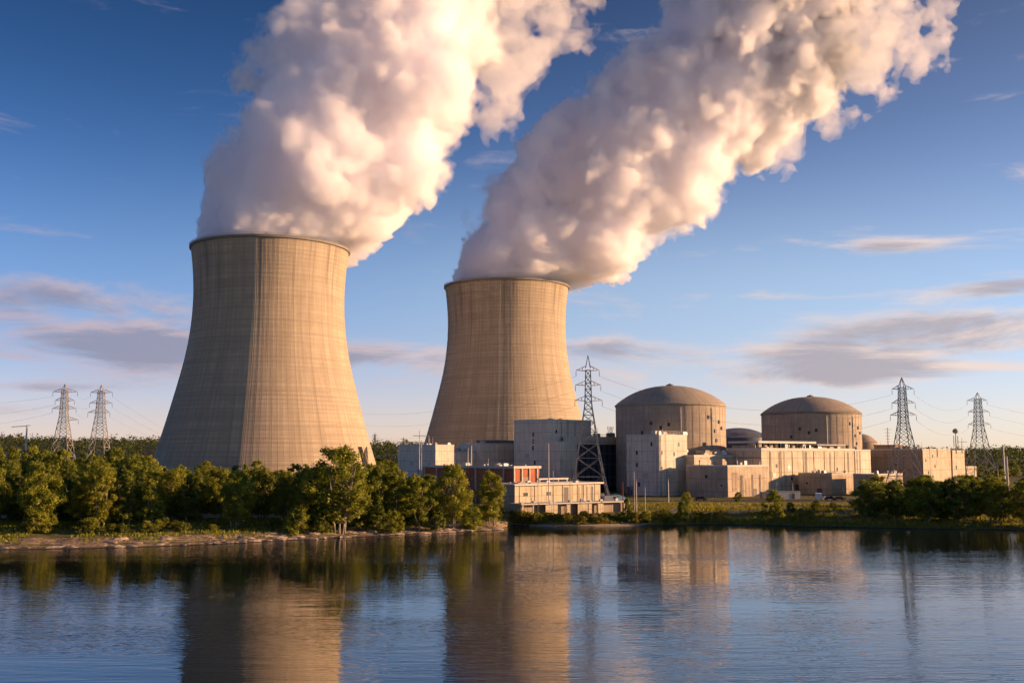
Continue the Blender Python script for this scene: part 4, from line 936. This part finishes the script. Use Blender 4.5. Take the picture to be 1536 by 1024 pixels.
# ------------------------------------------------------------------ pylons
m_pyl = plain('pylon_steel', (.34, .31, .27), .6, var=.2)
m_ins = plain('insulator', (.10, .07, .055), .4)
def pylon(px, Y, ytop, arms, waist_py, waist_w, base_w, label, thick=.82, rz=0.0, group='lattice pylons'):
    """arms = (photo y, left reach px, right reach px); waist = where the slender head starts"""
    c = corner_of(px, Y); z0 = float(ground(c.x, Y)) - .3; s = mpp(Y); zt = zof(ytop, Y) - z0; zw = zof(waist_py, Y) - z0; ww, wb = waist_w * s / 2, base_w * s / 2
    root = empty('lattice_pylon', (c.x, c.y, z0), R(rz), label, 'pylon', group); k = thick
    def hw(z): return wb + (ww - wb) * (z / zw) ** .80 if z < zw else ww + (ww * .62 - ww) * (z - zw) / (zt - zw)
    za = zof(arms[0][0], Y) - z0 + 1.0; levels = [0.0]; 
    while levels[-1] < za - 1.0: levels.append(min(za, levels[-1] + max(2.3, hw(levels[-1]) * 1.25)))
    corners = lambda z: [Vector((a * hw(z), b_ * hw(z), z)) for a, b_ in ((-1, -1), (1, -1), (1, 1), (-1, 1))]
    for q in range(4):
        m = MB(); pts = [corners(z)[q] for z in levels]
        for i in range(len(pts) - 1): m.bar(pts[i], pts[i + 1], .36 * k * (1 - .4 * i / len(pts)))
        m.build('leg', m_pyl, root)
    m = MB()
    for i in range(len(levels) - 1):
        A, B = corners(levels[i]), corners(levels[i + 1])
        for q in range(4):
            q2 = (q + 1) % 4; m.bar(A[q], B[q2], .19 * k); m.bar(A[q2], B[q], .19 * k); m.bar(B[q], B[q2], .19 * k)
    m.build('bracing', m_pyl, root)
    m = MB(); T = Vector((0, 0, zt))
    for p in corners(za): m.bar(p, T, .26 * k)
    m.build('peak', m_pyl, root); tips = []
    for py, l, r in arms:
        z = zof(py, Y) - z0; h = hw(z); m = MB(); ins = []
        for sgn, reach in ((-1, l), (1, r)):
            if reach <= 0: continue
            tip = Vector((sgn * reach * s, 0, z + .2))
            for yy in (-h, h):
                m.bar((sgn * h, yy, z), tip, .2 * k); m.bar((sgn * h, yy, z + 1.7), tip, .17 * k)
                for f_ in (.33, .66): a_ = Vector((sgn * h, yy, z)).lerp(tip, f_); b_ = Vector((sgn * h, yy, z + 1.7)).lerp(tip, f_); m.bar(a_, b_, .12 * k)
            ins.append(tip)
        arm = m.build('crossarm', m_pyl, root)
        for tip in ins:
            mm = MB(); mm.tube([tip, tip - Vector((0, 0, .5))], .06 * k, 5)
            mm.lathe((tip.x, tip.y, tip.z - 2.2), [(.02, 0)] + [(.17 * k if i % 2 else .06 * k, .15 + i * .17) for i in range(10)] + [(.02, 1.8)], 8); mm.build('insulator', m_ins, arm); tips.append(Matrix.Rotation(R(rz), 3, 'Z') @ (tip - Vector((0, 0, 2.2))) + Vector((c.x, c.y, z0)))
    tips.append(Vector((c.x, c.y, z0 + zt))); return root, tips
_, T_a = pylon(93, 520, 575, [(588, 18, 19), (601, 14, 15), (613, 18, 18), (630, 0, 22)], 625, 10, 46, 'lattice pylon farthest left, with uneven crossarms, above the left wood')
_, T_b = pylon(148, 528, 577, [(589, 16, 17), (605, 17, 17), (619, 19, 14)], 622, 11, 42, 'lattice pylon directly left of the left cooling tower, second from the left')
_, T_c = pylon(883, 385, 533, [(556, 18, 17), (578, 19, 19), (601, 20, 21)], 606, 10, 62, 'tallest lattice pylon, standing before the dark recessed hall')
_, T_d = pylon(1357, 418, 566, [(584, 15, 18), (605, 16, 19), (623, 19, 20)], 632, 12, 54, 'lattice pylon in front of the large brown building')
_, T_e = pylon(1470.5, 560, 588.5, [(601, 16, 14), (618, 15, 17), (637, 16, 18)], 640, 11, 44, 'rightmost lattice pylon beyond the little cream outbuilding')
far = []
for px, Y, yt, lb in ((562, 2500, 649, 'tiny far pylon on the hill just right of the left tower foot'), (578, 3000, 660, 'tiny far pylon, second right of the left tower'), (605, 2700, 655, 'tiny far pylon above the grey building between the towers')):
    _, tt = pylon(px, Y, yt, [(yt + 3.5, 4, 4), (yt + 7, 4, 4)], yt + 9, 2.2, 7, lb, thick=2.2, group='tiny far pylons'); far.append(tt)
m_wire = plain('cable', (.16, .15, .14), .5)
def wire(a, b, sag, label, r=.032):
    a, b = Vector(a), Vector(b); m = MB(); pts = [a.lerp(b, k / 24) - Vector((0, 0, sag * 4 * (k / 24) * (1 - k / 24))) for k in range(25)]; m.tube(pts, r, 5)
    o = m.build('power_line', m_wire); tag(o, label, 'power line', 'power lines'); return o
off_l = at(-260, 640, 500); 
for i, k in enumerate((0, 2, 4)):
    wire(T_a[k], off_l + Vector((0, 0, (2 - i) * 8)), 5, ('top', 'middle', 'lowest')[i] + ' cable running off to the left from the farthest left pylon')
for i, k in enumerate((1, 3, 5)):
    wire(T_a[k], T_b[k - 1], 1.2, ('top', 'middle', 'lowest')[i] + ' cable between the two left pylons')
    wire(T_b[k], at(330, 640 + i * 5, 2200), 22, ('top', 'middle', 'lowest')[i] + ' cable from the second left pylon towards the left cooling tower')
    wire(T_c[k - 1], at(470, 600 + i * 16, 930), 13, ('top', 'middle', 'lowest')[i] + ' cable crossing before the central tower to the tallest pylon')
    wire(T_c[k], T_d[k - 1], 9, ('top', 'middle', 'lowest')[i] + ' cable from the tallest pylon over the reactors to the brown building pylon')
    wire(T_d[k], T_e[k - 1], 4.5, ('top', 'middle', 'lowest')[i] + ' cable between the two right-hand pylons')
    wire(T_e[k], at(1760, 622 + i * 14, 620), 6, ('top', 'middle', 'lowest')[i] + ' cable running off to the right from the rightmost pylon')
for i in range(2): wire(far[0][i * 2], at(700, 652 + i * 8, 2600), 20, ('upper', 'lower')[i] + ' faint cable between the towers above the far hill', .16)

# ------------------------------------------------------------------ masts and poles
m_pole = plain('pale_pole', (.50, .46, .40), .7, var=.12)
def pole(name, px, Y, ytop, r, label, cat, head=None, material=None, base_z=None):
    c = corner_of(px, Y); z0 = float(ground(c.x, Y)) - .3 if base_z is None else base_z; h = zof(ytop, Y) - z0; root = empty(name, (c.x, c.y, z0), 0, label, cat)
    m = MB(); m.tube([(0, 0, 0), (0, 0, h)], [r, r * .6], 8); m.build('post', material or m_pole, root); m = MB()
    if head == 'lamp': m.bar((0, 0, h - .2), (1.6, 0, h), .12); m.box((1.9, 0, h - .12), (.9, .35, .18)); m.build('lamp_head', m_vent, root)
    elif head == 'flood':
        m.bar((-1.8, 0, h), (1.8, 0, h), .3); [m.box((x, -.2, h - .25), (.8, .5, .8)) for x in (-1.6, 1.6)]; m.box((0, 0, h), (.5, .5, 1.6)); m.build('lamp_head', m_pole, root)
    elif head == 'arm': m.bar((0, 0, h - .6), (-9, 0, h - 1.2), .35); m.bar((0, 0, h - .3), (2, 0, h - .4), .35); m.build('arm', m_pyl, root)
    elif head == 'dish':
        m.lathe((0, 0, h - .4), [(.1, 0), (1.1, .4), (1.5, 1.2), (1.1, 2.2), (.05, 2.6)], 14); [m.box((x, 0, h - 6 - abs(x) * .5), (.25, .25, 5)) for x in (-1, 1)]; m.build('radar_dome', m_pyl, root)
    elif head == 'cross': m.bar((-2.4, 0, h - .8), (2.4, 0, h - .8), .22); m.bar((0, 0, h), (0, 0, h + 1.2), .12); m.build('crossbar', m_pole, root)
    elif head == 'mast':
        for k in range(5): m.bar((-1.6 + .25 * k, 0, h - 1 - k * 1.6), (1.6 - .25 * k, 0, h - 1 - k * 1.6), .16)
        m.build('antenna', m_vent, root)
    return root
pole('floodlight_mast', 707, 398, 666, .30, 'pale floodlight mast with cross-shaped head before the central tower foot', 'mast', 'flood')
pole('utility_pole', 702, 399, 672, .22, 'plain pale pole right beside the floodlight mast', 'pole')
pole('utility_pole', 629, 400, 650, .20, 'tall thin pole before the grey building between the towers', 'pole', 'cross')
pole('utility_pole', 632, 398, 660, .20, 'shorter twin of the tall thin pole before the grey building', 'pole')
pole('utility_pole', 823, 316, 665, .17, 'tall slim pole rising before the two-storey cream building', 'pole')
pole('utility_pole', 807, 314, 698, .13, 'shorter slim pole at the red warehouse corner', 'pole')
pole('utility_pole', 830, 312, 706, .10, 'shortest slim pole before the two-storey cream building', 'pole')
pole('utility_pole', 855, 314, 716, .11, 'short dark post before the cream building doors', 'pole', None, m_pyl)
pole('lamp_post', 954, 324, 719, .17, 'pale post on the grass right of the low store row', 'lamp post', 'lamp')
pole('utility_pole', 967, 320, 730, .13, 'short white post on the grass, next right of the pale lamp post', 'pole')
pole('lamp_post', 1002, 372, 718, .16, 'white lamp post before the pale corner block wall', 'lamp post', 'lamp', m_white)
pole('utility_pole', 951, 330, 706, .10, 'thin grey pole behind the pale lamp post', 'pole')
pole('utility_pole', 934, 330, 722, .22, 'short rusty post at the foot of the dark recessed hall', 'pole', None, m_wred)
pole('utility_pole', 38, 640, 637, .75, 'stout concrete pole with long arm at the far left horizon', 'pole', 'arm', m_pole)
pole('utility_pole', 200, 300, 694, .15, 'pale pole among the trees left of the left tower', 'pole')
pole('utility_pole', 218, 272, 760, .13, 'thin pale post between shore trees near the rail', 'pole')
pole('radar_mast', 1435, 535, 649, .35, 'dark mast with round head above the brown building end', 'mast', 'dish', m_pyl, 20)
pole('antenna_mast', 1444, 542, 660, .16, 'thin mast with crossbars right of the round-headed mast', 'mast', 'cross', m_pyl, 20)
pole('antenna_mast', 1333, 550, 641, .28, 'short antenna mast on the brown building roof', 'mast', 'mast', m_pyl, 20)
pole('chimney_stack', 1505.5, 620, 667, .75, 'far slim dark stack right of the rightmost pylon', 'chimney', None, m_vent)
pole('chimney_stack', 1510, 520, 684, .7, 'shorter pale stack next to the far slim dark stack', 'chimney')
pole('utility_pole', 1496, 480, 702, .22, 'pale pole at the foot of the rightmost pylon', 'pole')
for px, yt, lb in ((1164, 722, 'thin post before the long cream facade, left one of three'), (1169, 727, 'thin post before the long cream facade, middle one of three'), (1188, 724, 'thin post before the long cream facade, right one of three')): pole('utility_pole', px, 420, yt, .14, lb, 'pole')
for px, yt, lb in ((1443, 664, 'thin white rod left on the far right roof'), (1452, 668, 'thin white rod right on the far right roof')): pole('antenna_mast', px, 545, yt, .14, lb, 'mast', None, m_white, 20)

# ------------------------------------------------------------------ path, rails and vehicles
def ribbon(name, pts, wd, mt_, lift=.05):
    V = []; Q = []
    P_ = [Vector((p[0], p[1], 0)) for p in pts]; fine_ = []
    for a, b_ in zip(P_, P_[1:]):
        n_ = max(2, int((b_ - a).length / 1.5)); fine_ += [a.lerp(b_, k / n_) for k in range(n_)]
    fine_.append(P_[-1]); nW = 5
    for i, p in enumerate(fine_):
        d_ = (fine_[min(i + 1, len(fine_) - 1)] - fine_[max(i - 1, 0)]).normalized(); nn = Vector((-d_.y, d_.x, 0))
        for j in range(nW): q = p + nn * wd * (j / (nW - 1) - .5); V.append((q.x, q.y, float(ground(q.x, q.y)) + lift))
    for i in range(len(fine_) - 1):
        for j in range(nW - 1): a = i * nW + j; Q.append((a, a + 1, a + nW + 1, a + nW))
    o = raw_mesh(name, np.array(V), np.array(Q), mt_); tag(o, kind='structure'); return o
m_path = plain('pale_gravel', (.34, .29, .22), .95, var=.3, scale=1.5)
ribbon('path', [(5, 301.5), (30, 304), (44, 312), (54, 345), (80, 362)], 4.5, m_path, .12)
m_asph = plain('asphalt', (.06, .058, .055), .9, var=.3); ribbon('road', [(40, 392), (75, 398), (130, 396), (165, 392)], 8, m_asph, .12)
ribbon('road', [(-190, 292), (-120, 291), (-40, 293)], 5, m_path, .12)
def rail(name, a, b_, h, step, label, mt_, cat='fence', solid=False):
    a, b_ = Vector(a), Vector(b_); L_ = (b_ - a).length; n_ = int(L_ / step); root = empty(name, (a.x, a.y, 0), 0, label, cat)
    m = MB()
    for k in range(n_):
        p, q = a.lerp(b_, k / n_), a.lerp(b_, (k + 1) / n_); zp, zq = float(ground(p.x, p.y)), float(ground(q.x, q.y))
        for f_ in ((.55, 1.0) if not solid else (.35, .6, .85, 1.05)): m.bar((p.x - a.x, p.y - a.y, zp + h * f_), (q.x - a.x, q.y - a.y, zq + h * f_), .12 if not solid else .2)
    m.build('rail', mt_, root)
    for k in range(min(n_, 60) + 1):
        p = a.lerp(b_, k / min(n_, 60)); z = float(ground(p.x, p.y)); mm = MB(); mm.box((p.x - a.x, p.y - a.y, z - .2), (.14, .14, h + .3)); mm.build('post', mt_, root)
rail('rail_fence', (-165, 287, 0), (-42, 289, 0), 1.1, 3.0, 'long pale rail fence glimpsed between the trunks of the left shore trees', m_white, solid=True)
rail('rail_fence', (30, 318, 0), (88, 330, 0), 1.1, 2.5, 'thin grey rail fence crossing the grass below the low tan annex', m_vent)
def paint(name, c): 
    m, t, b, _ = mat(name); b.inputs['Base Color'].default_value = (*c, 1); b.inputs['Roughness'].default_value = .3; b.inputs['Specular IOR Level'].default_value = .5; return m
pm = {'white': paint('white_car_paint', (.75, .75, .73)), 'black': paint('black_car_paint', (.02, .02, .022)), 'blue': paint('blue_car_paint', (.03, .06, .14)), 'silver': paint('silver_car_paint', (.42, .43, .44)), 'red': paint('red_car_paint', (.30, .03, .02))}
m_tyre = plain('rubber', (.02, .02, .02), .8)
def vehicle(px, Y, kind, colr, label, rz=0):
    c = corner_of(px, Y); root = empty('parked_' + kind, (c.x, c.y, float(ground(c.x, c.y)) + .1), R(rz), label, kind, 'vehicles parked at the plant'); L_, W_ = (4.4, 1.8) if kind == 'car' else (5.8, 2.1)
    prof = [(-L_ / 2, .35), (-L_ / 2, .8), (-L_ * .44, .92), (-L_ * .34, 1.42), (L_ * .12, 1.45), (L_ * .28, .95), (L_ * .47, .8), (L_ / 2, .62), (L_ / 2, .35)] if kind == 'car' else [(-L_ / 2, .4), (-L_ / 2, 2.3), (-L_ * .46, 2.45), (L_ * .2, 2.45), (L_ * .36, 1.45), (L_ * .47, 1.2), (L_ / 2, .9), (L_ / 2, .4)]
    m = MB(); n_ = len(prof); A = [(x, -W_ / 2, z) for x, z in prof]; B = [(x, W_ / 2, z) for x, z in prof]; m.face(A); m.face(B[::-1])
    for i in range(n_): j = (i + 1) % n_; m.face([A[j], A[i], B[i], B[j]])
    m.build('body', pm[colr], root); m = MB()
    z0, z1 = (.95, 1.36) if kind == 'car' else (1.5, 2.15); x0, x1 = (-L_ * .36, L_ * .18) if kind == 'car' else (L_ * .02, L_ * .24)
    for s in (-1, 1): y = s * (W_ / 2 + .012); q = [(x0, y, z0), (x1 + .12, y, z0), (x1 - .25, y, z1), (x0 + .2, y, z1)]; m.face(q if s < 0 else q[::-1])
    m.build('window', m_glass, root)
    for x in (-L_ * .31, L_ * .31):
        for s in (-1, 1): m = MB(); m.tube([(x, s * (W_ / 2 - .2), .36), (x, s * (W_ / 2 + .03), .36)], .36, 14); w_ = m.build('wheel', m_tyre, root); m = MB(); m.tube([(x, s * (W_ / 2 + .031), .36), (x, s * (W_ / 2 + .05), .36)], .19, 10); m.build('rim', m_vent, w_)
for a in ((1226, 404, 'van', 'white', 'white van standing right before the small brownish block', 80),
          (1243, 401, 'car', 'blue', 'dark blue car right of the white van', 0), (1257, 399, 'car', 'black', 'black car at the right end of the parked row', 4), (1050, 398, 'car', 'black', 'black car alone in the shade before the low tan annex', 0), (917, 378, 'van', 'silver', 'silver van at the foot of the dark recessed hall', 10)): vehicle(*a)
# covered heap and crates by the dark hall
c = corner_of(921, 392); m = MB(); gg = random.Random(2); rings = []
for r, z in ((4.2, 0), (3.6, 1.0), (2.4, 1.9), (1.0, 2.5), (.05, 2.6)): rings.append([(r * gg.uniform(.85, 1.1) * math.cos(2 * math.pi * j / 12) * 1.4, r * gg.uniform(.85, 1.1) * math.sin(2 * math.pi * j / 12), z) for j in range(12)])
for a_, b_ in zip(rings, rings[1:]):
    for j in range(12): m.face([a_[j], a_[(j + 1) % 12], b_[(j + 1) % 12], b_[j]])
o = m.build('covered_heap', m_cyan, loc=(c.x, c.y, float(ground(c.x, c.y)) - .1)); tag(o, 'pale blue tarpaulin-covered heap at the foot of the dark recessed hall', 'heap')
m_crate = plain('site_container', (.28, .26, .24), .7, var=.2)
for px, Y, sx_, sy_, h, mt_, lb in ((1180, 412, 9, 2.6, 2.8, m_trim, 'long cream site container at the foot of the long cream facade'), (1150, 416, 5, 2.5, 2.4, m_wtan, 'tan site container at the corner of the stained annex'), (895, 395, 5, 3, 2.6, m_white, 'white site container beside the blue-covered heap')):
    c = corner_of(px, Y); root = empty('site_container', (c.x, c.y, float(ground(c.x, c.y))), R(5), lb, 'container'); m = MB(); m.box((0, 0, 0), (sx_, sy_, h)); m.build('body', mt_, root); m = MB(); m.box((0, 0, h + .01), (sx_ + .2, sy_ + .2, .15)); m.build('roof', m_vent, root)
    m = MB(); m.box((sx_ * .2, -sy_ / 2 - .05, .1), (1.0, .08, 2.0)); m.build('door', m_door, root)
print('details', round(time.time() - T00, 1))
